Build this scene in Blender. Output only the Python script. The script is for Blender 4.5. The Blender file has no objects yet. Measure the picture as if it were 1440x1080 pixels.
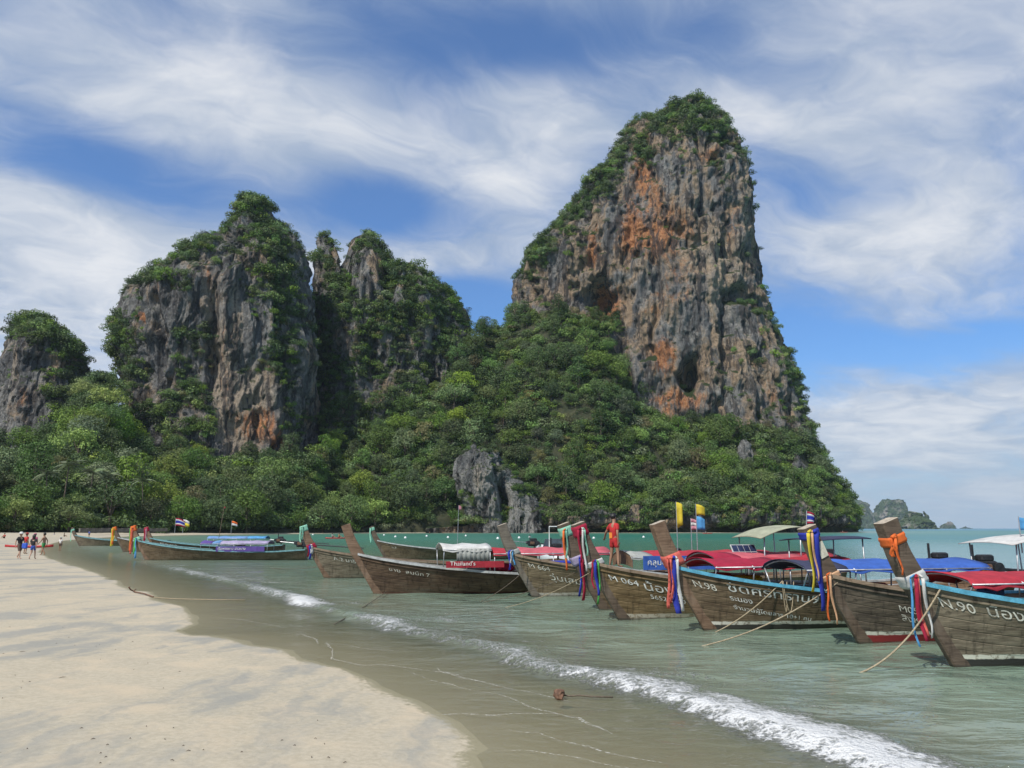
import bpy, bmesh, math, random
import numpy as np
from mathutils import Vector, Matrix, Quaternion
R = math.radians
scene = bpy.context.scene
C = scene.collection

# ------------------------------------------------------------------ camera
CAM_H, FPX, PITCH = 2.1, 1120.0, math.atan(203.0 / 1120.0)
camd = bpy.data.cameras.new('camera'); cam = bpy.data.objects.new('camera', camd); C.objects.link(cam)
camd.sensor_width = 36.0; camd.lens = 36.0 * FPX / 1440.0
camd.clip_start = 0.05; camd.clip_end = 40000
cam.location = (0, 0, CAM_H); cam.rotation_euler = (R(90) + PITCH, 0, 0)
scene.camera = cam

# ------------------------------------------------------------------ sun and sky
SUN_AZ, SUN_EL = R(-143), R(50)          # azimuth from +Y towards +X
sun_dir = Vector((math.sin(SUN_AZ) * math.cos(SUN_EL), math.cos(SUN_AZ) * math.cos(SUN_EL), math.sin(SUN_EL)))
sl = bpy.data.lights.new('sun', 'SUN'); sl.energy = 4.8; sl.angle = R(0.55); sl.color = (1.0, 0.95, 0.86)
so = bpy.data.objects.new('sun', sl); C.objects.link(so)
so.rotation_euler = sun_dir.to_track_quat('Z', 'Y').to_euler(); so.location = (-60, -40, 120)

world = bpy.data.worlds.new('World'); scene.world = world; world.use_nodes = True

class NT:
    """small helper to write node trees"""
    def __init__(s, tree): s.t = tree; s.n = tree.nodes; s.l = tree.links
    def new(s, typ, **kw):
        nd = s.n.new(typ)
        for k, v in kw.items(): setattr(nd, k, v)
        return nd
    def put(s, sock, v):
        if v is None: return
        if isinstance(v, bpy.types.NodeSocket): s.l.new(v, sock)
        else:
            try: sock.default_value = v
            except Exception: sock.default_value = tuple(v) + (1.0,)
    def math(s, op, a, b=None, c=None, clamp=False):
        nd = s.new('ShaderNodeMath', operation=op); nd.use_clamp = clamp
        s.put(nd.inputs[0], a); s.put(nd.inputs[1], b); s.put(nd.inputs[2], c)
        return nd.outputs[0]
    def vmath(s, op, a, b=None):
        nd = s.new('ShaderNodeVectorMath', operation=op)
        s.put(nd.inputs[0], a); s.put(nd.inputs[1], b)
        return nd.outputs['Value'] if op in ('DOT_PRODUCT', 'LENGTH', 'DISTANCE') else nd.outputs[0]
    def noise(s, vec, scale, detail=3.0, rough=0.5, dist=0.0, lac=2.0, out=0):
        nd = s.new('ShaderNodeTexNoise'); s.put(nd.inputs['Vector'], vec)
        nd.inputs['Scale'].default_value = scale; nd.inputs['Detail'].default_value = detail
        nd.inputs['Roughness'].default_value = rough; nd.inputs['Distortion'].default_value = dist
        nd.inputs['Lacunarity'].default_value = lac
        return nd.outputs[out]
    def voro(s, vec, scale, feature='F1', out='Distance'):
        nd = s.new('ShaderNodeTexVoronoi', feature=feature); s.put(nd.inputs['Vector'], vec)
        nd.inputs['Scale'].default_value = scale
        return nd.outputs[out]
    def map(s, v, a, b, c=0.0, d=1.0, smooth=True):
        nd = s.new('ShaderNodeMapRange'); nd.interpolation_type = 'SMOOTHSTEP' if smooth else 'LINEAR'
        s.put(nd.inputs['Value'], v)
        for k, x in (('From Min', a), ('From Max', b), ('To Min', c), ('To Max', d)): s.put(nd.inputs[k], x)
        return nd.outputs['Result']
    def mix(s, fac, a, b, blend='MIX'):
        nd = s.new('ShaderNodeMix', data_type='RGBA', blend_type=blend)
        s.put(nd.inputs[0], fac); s.put(nd.inputs[6], a); s.put(nd.inputs[7], b)
        return nd.outputs[2]
    def scalevec(s, vec, sc):
        nd = s.new('ShaderNodeMapping'); s.put(nd.inputs['Vector'], vec); nd.inputs['Scale'].default_value = sc
        return nd.outputs[0]
    def ramp(s, fac, stops):
        nd = s.new('ShaderNodeValToRGB'); s.put(nd.inputs[0], fac); e = nd.color_ramp.elements
        while len(e) < len(stops): e.new(0.5)
        for el, (p, c) in zip(e, stops): el.position = p; el.color = tuple(c) + (1.0,)
        return nd.outputs[0]
    def attr(s, name, out='Fac'):
        nd = s.new('ShaderNodeAttribute'); nd.attribute_name = name
        return nd.outputs[out]
    def bump(s, h, strength=0.5, dist=0.1, normal=None):
        nd = s.new('ShaderNodeBump'); s.put(nd.inputs['Height'], h)
        nd.inputs['Strength'].default_value = strength; nd.inputs['Distance'].default_value = dist
        s.put(nd.inputs['Normal'], normal)
        return nd.outputs[0]

def pix_dir(px, py):
    u, v = (px - 720.0) / FPX, (540.0 - py) / FPX
    cp, sp = math.cos(PITCH), math.sin(PITCH)
    return np.array([u, cp - v * sp, sp + v * cp])

def build_sky():
    w = NT(world.node_tree); w.n.clear()
    out = w.new('ShaderNodeOutputWorld'); bg = w.new('ShaderNodeBackground'); bg.inputs['Strength'].default_value = 0.14
    w.l.new(bg.outputs[0], out.inputs[0])
    sky = w.new('ShaderNodeTexSky', sky_type='NISHITA'); sky.sun_disc = False
    sky.sun_elevation = SUN_EL; sky.sun_rotation = SUN_AZ % (2 * math.pi)
    sky.altitude = 0; sky.air_density = 1.0; sky.dust_density = 0.6; sky.ozone_density = 3.0
    tc = w.new('ShaderNodeTexCoord'); d = w.vmath('NORMALIZE', tc.outputs['Generated'])
    sep = w.new('ShaderNodeSeparateXYZ'); w.l.new(d, sep.inputs[0]); z = sep.outputs[2]
    zz = w.math('MAXIMUM', w.math('ADD', z, 0.13), 0.04)
    comb = w.new('ShaderNodeCombineXYZ')
    w.put(comb.inputs[0], w.math('DIVIDE', sep.outputs[0], zz)); w.put(comb.inputs[1], w.math('DIVIDE', sep.outputs[1], zz))
    p = comb.outputs[0]                                  # the cloud layer seen from below
    rot = w.new('ShaderNodeMapping'); w.l.new(p, rot.inputs[0]); rot.inputs['Rotation'].default_value = (0, 0, R(-34)); rot.inputs['Location'].default_value = (3.1, 1.7, 0)
    q = rot.outputs[0]
    qw = w.vmath('ADD', q, w.vmath('MULTIPLY', w.vmath('SUBTRACT', w.noise(q, 1.6, 3, 0.6, out=1), (0.5, 0.5, 0.5)), (0.55, 0.55, 0)))
    big = w.noise(w.scalevec(qw, (0.62, 1.0, 1)), 0.85, 4, 0.55)
    puff = w.noise(w.scalevec(qw, (0.75, 1.15, 1)), 2.6, 9, 0.66)
    streak = w.noise(w.scalevec(qw, (0.28, 1.5, 1)), 2.4, 6, 0.62)
    cov = w.math('ADD', w.math('MULTIPLY', big, 0.62), w.math('ADD', w.math('MULTIPLY', streak, 0.26), w.math('MULTIPLY', puff, 0.36)))
    # clearings and banks of cloud where the photographed sky has them
    def blob(px, py, rx, ry, amt):
        c = pix_dir(px, py); c = c / np.linalg.norm(c)
        rt = np.array([c[1], -c[0], 0]); rt /= np.linalg.norm(rt); upv = np.cross(rt, c)
        df = w.vmath('SUBTRACT', d, tuple(c))
        a = w.math('DIVIDE', w.vmath('DOT_PRODUCT', df, tuple(rt)), rx / 1200.0)
        b = w.math('DIVIDE', w.vmath('DOT_PRODUCT', df, tuple(upv)), ry / 1200.0)
        r2 = w.math('ADD', w.math('MULTIPLY', a, a), w.math('MULTIPLY', b, b))
        return w.math('MULTIPLY', w.math('EXPONENT', w.math('MULTIPLY', r2, -1.0)), amt)
    for args in SKY_BLOBS: cov = w.math('ADD', cov, blob(*args))
    dens = w.map(cov, 0.44, 0.78)
    low = w.map(z, 0.0, 0.22, 0.85, 0.08)                # layers crowd together towards the horizon
    dens = w.math('MULTIPLY', dens, 0.94)
    shade = w.noise(qw, 3.4, 5, 0.6)
    lit = w.map(w.math('ADD', w.math('MULTIPLY', shade, 0.6), w.math('MULTIPLY', cov, 0.6)), 0.55, 0.95)
    ccol = w.mix(lit, (2.7, 3.35, 4.4, 1), (6.1, 6.2, 6.35, 1))
    skyc = w.mix(1.0, sky.outputs[0], SKY_TINT, 'MULTIPLY')
    w.l.new(w.mix(dens, w.mix(low, skyc, (3.3, 4.15, 5.0, 1)), w.mix(w.map(z, 0.02, 0.16, 0.55, 0.0), ccol, (3.5, 4.2, 5.0, 1))), bg.inputs['Color'])
SKY_TINT = (0.47, 0.76, 1.08, 1)
SKY_BLOBS = [(120, 225, 150, 50, -0.22), (540, 285, 110, 50, -0.30), (720, 60, 240, 50, -0.20), (650, 430, 90, 45, -0.35), (1100, 480, 110, 70, -0.20), (330, 110, 330, 100, 0.10), (740, 200, 140, 130, 0.16),
             (1260, 330, 150, 60, 0.26), (80, 370, 180, 80, 0.16), (1180, 130, 240, 90, 0.12), (520, 370, 170, 30, 0.20), (1420, 690, 60, 14, 0.4), (1380, 480, 160, 34, -0.20), (1320, 580, 200, 45, 0.16), (1280, 640, 120, 26, 0.10), (40, 300, 200, 40, 0.1)]
build_sky()

vs = scene.view_settings
vs.view_transform = 'Standard'; vs.look = 'None'; vs.exposure = 0.0; vs.gamma = 1.0; vs.use_curve_mapping = False
scene.cycles.use_denoising = True
scene.cycles.max_bounces = 5; scene.cycles.diffuse_bounces = 2; scene.cycles.glossy_bounces = 2
world.cycles.sampling_method = "MANUAL"; world.cycles.sample_map_resolution = 256
scene.cycles.transparent_max_bounces = 12; scene.cycles.volume_bounces = 0; scene.cycles.caustics_reflective = False; scene.cycles.caustics_refractive = False

# ------------------------------------------------------------------ helpers
def at_depth(px, py, Y):
    d = pix_dir(px, py); t = Y / d[1]
    return np.array([d[0] * t, Y, CAM_H + d[2] * t])
def on_level(px, py, z=0.0):
    d = pix_dir(px, py); t = (z - CAM_H) / d[2]
    return np.array([d[0] * t, d[1] * t, z])
def colX(px, Y): return (px - 720.0) / FPX * Y * math.cos(PITCH)
def to_pix(x, y, z):
    cp, sp = math.cos(PITCH), math.sin(PITCH)
    dz = z - CAM_H
    fw = y * cp + dz * sp; up = -y * sp + dz * cp
    return 720 + FPX * x / fw, 540 - FPX * up / fw

def _h(ix, iy, iz, seed):
    n = (ix.astype(np.int64) * 374761393 + iy.astype(np.int64) * 668265263 + iz.astype(np.int64) * 2147483647 + seed * 1274126177) & 0xFFFFFFFF
    n = ((n ^ (n >> 13)) * 1274126177) & 0xFFFFFFFF
    n = ((n ^ (n >> 16)) * 2246822519) & 0xFFFFFFFF
    return ((n ^ (n >> 15)) & 0xFFFFFF) / float(0xFFFFFF) * 2 - 1
def vnoise(x, y, z, seed=0):
    x, y, z = np.broadcast_arrays(np.asarray(x, float), np.asarray(y, float), np.asarray(z, float))
    ix, iy, iz = np.floor(x), np.floor(y), np.floor(z)
    fx, fy, fz = x - ix, y - iy, z - iz
    f = lambda t: t * t * t * (t * (t * 6 - 15) + 10)
    fx, fy, fz = f(fx), f(fy), f(fz); r = 0
    for a in (0, 1):
        for b in (0, 1):
            for c in (0, 1):
                r = r + _h(ix + a, iy + b, iz + c, seed) * (fx if a else 1 - fx) * (fy if b else 1 - fy) * (fz if c else 1 - fz)
    return r
def fbm(x, y, z, seed=0, octv=4, gain=0.5, lac=2.03):
    r, a, s = 0, 1.0, 1.0
    for i in range(octv):
        r = r + a * vnoise(x * s + i * 17.3, y * s + i * 5.1, z * s + i * 9.7, seed + i); a *= gain; s *= lac
    return r
def ridged(x, y, z, seed=0, octv=4, gain=0.5):
    r, a, s = 0, 1.0, 1.0
    for i in range(octv):
        r = r + a * (1 - 2 * np.abs(vnoise(x * s + i * 7.3, y * s + i * 3.1, z * s + i * 1.7, seed + i))); a *= gain; s *= 2.03
    return r
def sstep(a, b, x):
    t = np.clip((x - a) / (b - a), 0, 1); return t * t * (3 - 2 * t)
def lerp(a, b, t): return a + (b - a) * t
def interp(x, tab): return np.interp(x, [t[0] for t in tab], [t[1] for t in tab])

def mesh_np(name, verts, faces, mat=None, smooth=True, attrs=None, mats=None, fmat=None):
    verts = np.asarray(verts, dtype=np.float32); faces = np.asarray(faces, dtype=np.int32)
    me = bpy.data.meshes.new(name); nv, nf, k = len(verts), len(faces), faces.shape[1]
    me.vertices.add(nv); me.vertices.foreach_set('co', verts.ravel())
    me.loops.add(nf * k); me.loops.foreach_set('vertex_index', faces.ravel())
    me.polygons.add(nf); me.polygons.foreach_set('loop_start', np.arange(0, nf * k, k, dtype=np.int32))
    me.polygons.foreach_set('loop_total', np.full(nf, k, dtype=np.int32))
    me.polygons.foreach_set('use_smooth', np.full(nf, bool(smooth)))
    for m in (mats or ([mat] if mat else [])): me.materials.append(m)
    if fmat is not None: me.polygons.foreach_set('material_index', np.asarray(fmat, dtype=np.int32))
    for an, av in (attrs or {}).items():
        av = np.asarray(av, dtype=np.float32)
        if av.ndim == 1:
            a = me.attributes.new(an, 'FLOAT', 'POINT'); a.data.foreach_set('value', av)
        else:
            a = me.attributes.new(an, 'FLOAT_COLOR', 'POINT'); a.data.foreach_set('color', np.column_stack([av, np.ones(len(av))]).astype(np.float32).ravel())
    me.update(calc_edges=True)
    return me
def link(name, data, parent=None):
    o = bpy.data.objects.new(name, data); C.objects.link(o)
    if parent is not None: o.parent = parent
    return o
def grid_faces(nr, nc, wrap=False, base=0):
    i = np.arange(nr - 1)[:, None]; j = np.arange(nc if wrap else nc - 1)[None, :]
    j2 = (j + 1) % nc
    f = np.stack([i * nc + j, i * nc + j2, (i + 1) * nc + j2, (i + 1) * nc + j], -1).reshape(-1, 4)
    return f + base
def tag(o, label=None, cat=None, group=None, kind=None):
    if label: o['label'] = label
    if cat: o['category'] = cat
    if group: o['group'] = group
    if kind: o['kind'] = kind
    return o
def empty(name, loc=(0, 0, 0), rz=0.0):
    o = bpy.data.objects.new(name, None); C.objects.link(o); o.location = loc; o.rotation_euler = (0, 0, rz); o.empty_display_size = 0.2
    return o

class MB:
    """collects boxes, tubes and sheets into ONE mesh"""
    def __init__(s): s.v = []; s.f = []; s.m = []
    def add(s, verts, faces, mi=0):
        b = len(s.v); s.v += [tuple(map(float, p)) for p in verts]
        s.f += [tuple(int(i) + b for i in f) for f in faces]; s.m += [mi] * len(faces)
        return s
    def box(s, c, size, mi=0, rot=None, bev=0.0):
        hx, hy, hz = [q / 2 for q in size]
        if bev <= 0:
            vs_ = [Vector((x * hx, y * hy, z * hz)) for z in (-1, 1) for y in (-1, 1) for x in (-1, 1)]
            fs = [(0, 2, 3, 1), (4, 5, 7, 6), (0, 1, 5, 4), (2, 6, 7, 3), (0, 4, 6, 2), (1, 3, 7, 5)]
        else:
            b = min(bev, hx * .9, hy * .9, hz * .9); prof = []
            ring = lambda x, y: [(-x + b, -y), (x - b, -y), (x, -y + b), (x, y - b), (x - b, y), (-x + b, y), (-x, y - b), (-x, -y + b)]
            zs = [(-hz, b), (-hz + b, 0), (hz - b, 0), (hz, b)]
            vs_ = [Vector((px, py, z)) for z, sh in zs for px, py in ring(hx - sh, hy - sh)]
            fs = [(k * 8 + i, k * 8 + (i + 1) % 8, (k + 1) * 8 + (i + 1) % 8, (k + 1) * 8 + i) for k in range(3) for i in range(8)]
            fs += [tuple(range(7, -1, -1)), tuple(range(24, 32))]
        if rot is not None: vs_ = [rot @ v for v in vs_]
        return s.add([(v.x + c[0], v.y + c[1], v.z + c[2]) for v in vs_], fs, mi)
    def tube(s, pts, r, n=8, mi=0, cap=True):
        pts = [Vector(p) for p in pts]; m = len(pts)
        rs = [r] * m if not hasattr(r, '__len__') else list(r)
        vs_ = []; up = None
        for i, p in enumerate(pts):
            t = (pts[min(i + 1, m - 1)] - pts[max(i - 1, 0)])
            if t.length < 1e-9: t = Vector((0, 0, 1))
            t.normalize()
            if up is None: up = Vector((0, 0, 1)) if abs(t.z) < 0.9 else Vector((1, 0, 0))
            a = t.cross(up)
            if a.length < 1e-6: a = t.orthogonal()
            a.normalize(); b = a.cross(t); up = b
            for k in range(n):
                th = 2 * math.pi * k / n; vs_.append(p + a * (math.cos(th) * rs[i]) + b * (math.sin(th) * rs[i]))
        fs = [(i * n + k, i * n + (k + 1) % n, (i + 1) * n + (k + 1) % n, (i + 1) * n + k) for i in range(m - 1) for k in range(n)]
        if cap: fs += [tuple(range(n - 1, -1, -1)), tuple(range((m - 1) * n, m * n))]
        return s.add(vs_, fs, mi)
    def sheet(s, P, mi=0, thick=0.0):
        """P[r][c] grid of points; closed with a thickness if asked"""
        nr, nc = len(P), len(P[0]); top = [Vector(p) for row in P for p in row]
        fs = [tuple(q) for q in grid_faces(nr, nc).tolist()]
        if thick <= 0: return s.add(top, fs, mi)
        nrm = [Vector((0, 0, 0)) for _ in top]
        for f in fs:
            n_ = (top[f[1]] - top[f[0]]).cross(top[f[3]] - top[f[0]])
            for i in f: nrm[i] += n_
        bot = [p - (n_.normalized() if n_.length > 0 else Vector((0, 0, 1))) * thick for p, n_ in zip(top, nrm)]
        N = len(top); allf = list(fs) + [tuple(i + N for i in reversed(f)) for f in fs]
        edge = [c for c in range(nc)] + [r * nc + nc - 1 for r in range(1, nr)] + [(nr - 1) * nc + c for c in range(nc - 2, -1, -1)] + [r * nc for r in range(nr - 2, 0, -1)]
        for a, b in zip(edge, edge[1:] + edge[:1]): allf.append((b, a, a + N, b + N))
        return s.add(top + bot, allf, mi)
    def prism(s, prof, y0, y1, mi=0):
        n = len(prof); vs_ = [(x, y0, z) for x, z in prof] + [(x, y1, z) for x, z in prof]
        fs = [(i, (i + 1) % n, n + (i + 1) % n, n + i) for i in range(n)] + [tuple(range(n - 1, -1, -1)), tuple(range(n, 2 * n))]
        return s.add(vs_, fs, mi)
    def build(s, name, mats, parent=None, smooth=False):
        me = bpy.data.meshes.new(name); me.from_pydata(s.v, [], s.f)
        for m in (mats if isinstance(mats, (list, tuple)) else [mats]): me.materials.append(m)
        me.polygons.foreach_set('material_index', s.m)
        bm = bmesh.new(); bm.from_mesh(me); bmesh.ops.recalc_face_normals(bm, faces=bm.faces); bm.to_mesh(me); bm.free()
        if smooth: me.polygons.foreach_set('use_smooth', [True] * len(me.polygons))
        me.update()
        return link(name, me, parent)

def copy_tree(o, parent=None):
    c = o.copy(); C.objects.link(c); c.parent = parent
    for ch in list(o.children): copy_tree(ch, c)
    return c

# ------------------------------------------------------------------ materials
MATS = {}
def shader(name):
    m = bpy.data.materials.new(name); m.use_nodes = True; t = NT(m.node_tree); b = t.n['Principled BSDF']
    return m, t, b
def plain(name, col, rough=0.6, var=0.18, scale=4.0, bump=0.0, metal=0.0, spec=0.5, sheen=0.0, stretch=(1, 1, 1), trans=0.0):
    if name in MATS: return MATS[name]
    m, t, b = shader(name); tc = t.new('ShaderNodeTexCoord'); v = t.scalevec(tc.outputs['Object'], stretch)
    n1 = t.noise(v, scale, 5, 0.6); n2 = t.noise(v, scale * 7, 3, 0.6)
    f = t.math('ADD', t.math('MULTIPLY', n1, 0.7), t.math('MULTIPLY', n2, 0.3))
    lo = tuple(c * (1 - var * 1.6) for c in col); hi = tuple(min(1, c * (1 + var)) for c in col)
    t.l.new(t.mix(t.map(f, 0.32, 0.68), lo + (1,), hi + (1,)), b.inputs['Base Color'])
    b.inputs['Roughness'].default_value = rough; b.inputs['Metallic'].default_value = metal; b.inputs['Specular IOR Level'].default_value = spec
    if bump: t.l.new(t.bump(f, bump, 0.02), b.inputs['Normal'])
    if trans:
        tr = t.new('ShaderNodeBsdfTranslucent'); tr.inputs[0].default_value = tuple(col) + (1,)
        mx = t.new('ShaderNodeMixShader'); mx.inputs[0].default_value = trans
        t.l.new(b.outputs[0], mx.inputs[1]); t.l.new(tr.outputs[0], mx.inputs[2]); t.l.new(mx.outputs[0], t.n['Material Output'].inputs[0])
    MATS[name] = m
    return m

# ------------------------------------------------------------------ shoreline
near_shore = [(735, 1085), (660, 1040), (600, 1003), (540, 970), (500, 950), (440, 922), (400, 910), (330, 897), (262, 893), (240, 889), (262, 880),
              (275, 865), (258, 855), (230, 845), (205, 832), (170, 818), (130, 803), (95, 793), (70, 785), (58, 776)]
shore = [(30.0, -60.0), (9.0, -12.0), (3.2, 1.0), (1.0, 5.0)] + [tuple(on_level(*q)[:2]) for q in near_shore]
for px, Y in ((66, 100), (92, 140), (130, 175), (185, 215), (260, 255), (340, 290), (430, 325), (500, 352), (640, 376), (760, 372), (900, 378), (1060, 384), (1150, 405), (1190, 435), (1207, 500)):
    shore.append((colX(px, Y), Y))
shore += [(225.0, 620.0), (200.0, 900.0), (-2500.0, 1500.0), (-2500.0, -60.0)]
SH = np.array(shore)
def shore_dist(x, y):
    """metres inland of the waterline, negative in the sea"""
    x = np.asarray(x, float); y = np.asarray(y, float); best = np.full(x.shape, 1e9); inside = np.zeros(x.shape, bool)
    for (x0, y0), (x1, y1) in zip(SH, np.roll(SH, -1, 0)):
        dx, dy = x1 - x0, y1 - y0
        t = np.clip(((x - x0) * dx + (y - y0) * dy) / (dx * dx + dy * dy), 0, 1)
        best = np.minimum(best, np.hypot(x - x0 - t * dx, y - y0 - t * dy))
        c = (y0 > y) != (y1 > y)
        with np.errstate(divide='ignore', invalid='ignore'): inside ^= c & (x < (x1 - x0) * (y - y0) / (y1 - y0 if y1 != y0 else 1e-9) + x0)
    return np.where(inside, best, -best)
def ground_z(x, y, d=None):
    d = shore_dist(x, y) if d is None else d
    z = np.where(d > 0, 1.5 * (1 - np.exp(-np.maximum(d, 0) * 0.052 / 1.5)), -6 * (1 - np.exp(np.minimum(d, 0) * 0.065 / 6)) - np.minimum(16, 0.03 * np.maximum(0, -d - 110)))
    near = np.exp(-np.hypot(x, y) / 60.0)
    z = z + 0.026 * fbm(x / 1.5, y / 1.5, 0, 5, 4) * sstep(-3, 1, d) * near + 0.035 * fbm(x / 6.0, y / 6.0, 0, 8, 2) * sstep(0.5, 6, d)
    return z
def polar(a0, a1, na, r0, r1, nr, nback):
    a = np.linspace(R(a0), R(a1), na)
    if nback: a = np.concatenate([a, np.linspace(R(a1), R(a0 + 360), nback + 2)[1:-1]])
    r = np.geomspace(r0, r1, nr)
    return r, a
def dist_line(x, y, pts):
    """signed distance to a polyline (positive on its left) and the running length along it"""
    best = np.full(x.shape, 1e9); sgn = np.zeros(x.shape); run = np.zeros(x.shape); acc = 0.0
    for (x0, y0), (x1, y1) in zip(pts[:-1], pts[1:]):
        dx, dy = x1 - x0, y1 - y0; L = math.hypot(dx, dy)
        t = np.clip(((x - x0) * dx + (y - y0) * dy) / (L * L), 0, 1)
        dd = np.hypot(x - x0 - t * dx, y - y0 - t * dy); up = dd < best
        best = np.where(up, dd, best); sgn = np.where(up, np.sign(dx * (y - y0) - dy * (x - x0)), sgn); run = np.where(up, acc + t * L, run); acc += L
    return best * sgn, run

# ------------------------------------------------------------------ sand
def sand_material():
    m, t, b = shader('beach_sand'); geo = t.new('ShaderNodeNewGeometry'); pos = geo.outputs['Position']
    sep = t.new('ShaderNodeSeparateXYZ'); t.l.new(pos, sep.inputs[0])
    d = t.attr('inland')
    g = t.noise(pos, 220, 2, 0.7); med = t.noise(pos, 14, 5, 0.65)
    mp = t.new('ShaderNodeMapping'); t.l.new(pos, mp.inputs[0]); mp.inputs['Rotation'].default_value = (0, 0, R(-37)); mp.inputs['Scale'].default_value = (1.0, 0.28, 1)
    pv = t.vmath('ADD', mp.outputs[0], t.vmath('MULTIPLY', t.noise(pos, 0.8, 3, 0.6, out=1), (0.9, 0.9, 0)))
    patch = t.noise(pv, 0.75, 5, 0.58); patch2 = t.noise(pv, 2.6, 4, 0.6)
    base = t.mix(t.map(med, 0.3, 0.7), (0.385, 0.335, 0.245, 1), (0.47, 0.41, 0.305, 1))
    base = t.mix(t.map(t.noise(pos, 1.4, 4, 0.6), 0.45, 0.75), base, (0.50, 0.415, 0.295, 1))
    damp = t.map(t.math('ADD', t.math('MULTIPLY', patch, 0.72), t.math('MULTIPLY', patch2, 0.28)), 0.47, 0.60, 0, 0.75)
    damp = t.math('MULTIPLY', damp, t.map(d, 9.0, 2.0, 0.35, 1.0))
    base = t.mix(damp, base, (0.255, 0.255, 0.23, 1))
    speck = t.map(t.voro(pos, 4.2), 0.045, 0.022); speck = t.math('MULTIPLY', speck, t.map(t.noise(pos, 0.9, 2), 0.47, 0.60))
    base = t.mix(t.math('MULTIPLY', speck, 0.75), base, (0.10, 0.075, 0.05, 1))
    grain = t.math('ADD', t.math('MULTIPLY', g, 0.28), 0.86)
    base = t.mix(1.0, base, t.mix(1.0, (1, 1, 1, 1), t.new('ShaderNodeCombineColor').outputs[0], 'MIX'), 'MIX') if False else base
    hsv = t.new('ShaderNodeHueSaturation'); t.l.new(base, hsv.inputs['Color']); t.l.new(grain, hsv.inputs['Value'])
    wet = t.map(t.math('ADD', sep.outputs[2], t.math('MULTIPLY', t.math('SUBTRACT', med, 0.5), 0.03)), 0.016, 0.006)
    col = t.mix(wet, hsv.outputs[0], (0.30, 0.265, 0.165, 1))
    t.l.new(col, b.inputs['Base Color'])
    t.l.new(t.mix(wet, (0.92,) * 3 + (1,), (0.30,) * 3 + (1,)), b.inputs['Roughness'])
    b.inputs['Specular IOR Level'].default_value = 0.3
    foot = t.math('MULTIPLY', t.map(t.voro(t.vmath('ADD', pos, t.vmath('MULTIPLY', t.noise(pos, 3, 2, out=1), (0.3, 0.3, 0))), 1.9), 0.05, 0.20, -0.6, 0), t.map(t.noise(pos, 0.35, 3), 0.46, 0.62))
    foot = t.math('MULTIPLY', foot, t.map(d, 3.0, 6.0))
    hgt = t.math('ADD', t.math('ADD', t.math('MULTIPLY', g, 0.05), t.math('MULTIPLY', med, 0.35)), t.math('MULTIPLY', foot, 1.3))
    t.l.new(t.bump(hgt, 0.55, 0.05), b.inputs['Normal'])
    return m
def build_sand():
    r, a = polar(-52, 52, 300, 0.6, 12000, 330, 40)
    rr, aa = np.meshgrid(r, a, indexing='ij'); x, y = rr * np.sin(aa), rr * np.cos(aa); d = shore_dist(x, y); z = ground_z(x, y, d)
    v = np.stack([x, y, z], -1).reshape(-1, 3); n = len(v); nc = len(a)
    v = np.vstack([v, [[0, 0, float(ground_z(np.array([0.0]), np.array([0.0]))[0])]]])
    f = grid_faces(len(r), nc, True)[:, ::-1]; fan = np.array([[n, (j + 1) % nc, j, j] for j in range(nc)])
    me = mesh_np('beach', v, f, sand_material(), True, {'inland': np.append(d.ravel(), 5.0)})
    bm = bmesh.new(); bm.from_mesh(me); bm.verts.ensure_lookup_table()
    for j in range(nc): bm.faces.new((bm.verts[n], bm.verts[j], bm.verts[(j + 1) % nc])).smooth = True
    bmesh.ops.recalc_face_normals(bm, faces=bm.faces); bm.to_mesh(me); bm.free()
    if me.polygons[0].normal.z < 0: me.flip_normals()
    tag(link('beach', me), 'pale sand beach with grey damp patches running down into the sea', kind='structure')
build_sand()

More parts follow.
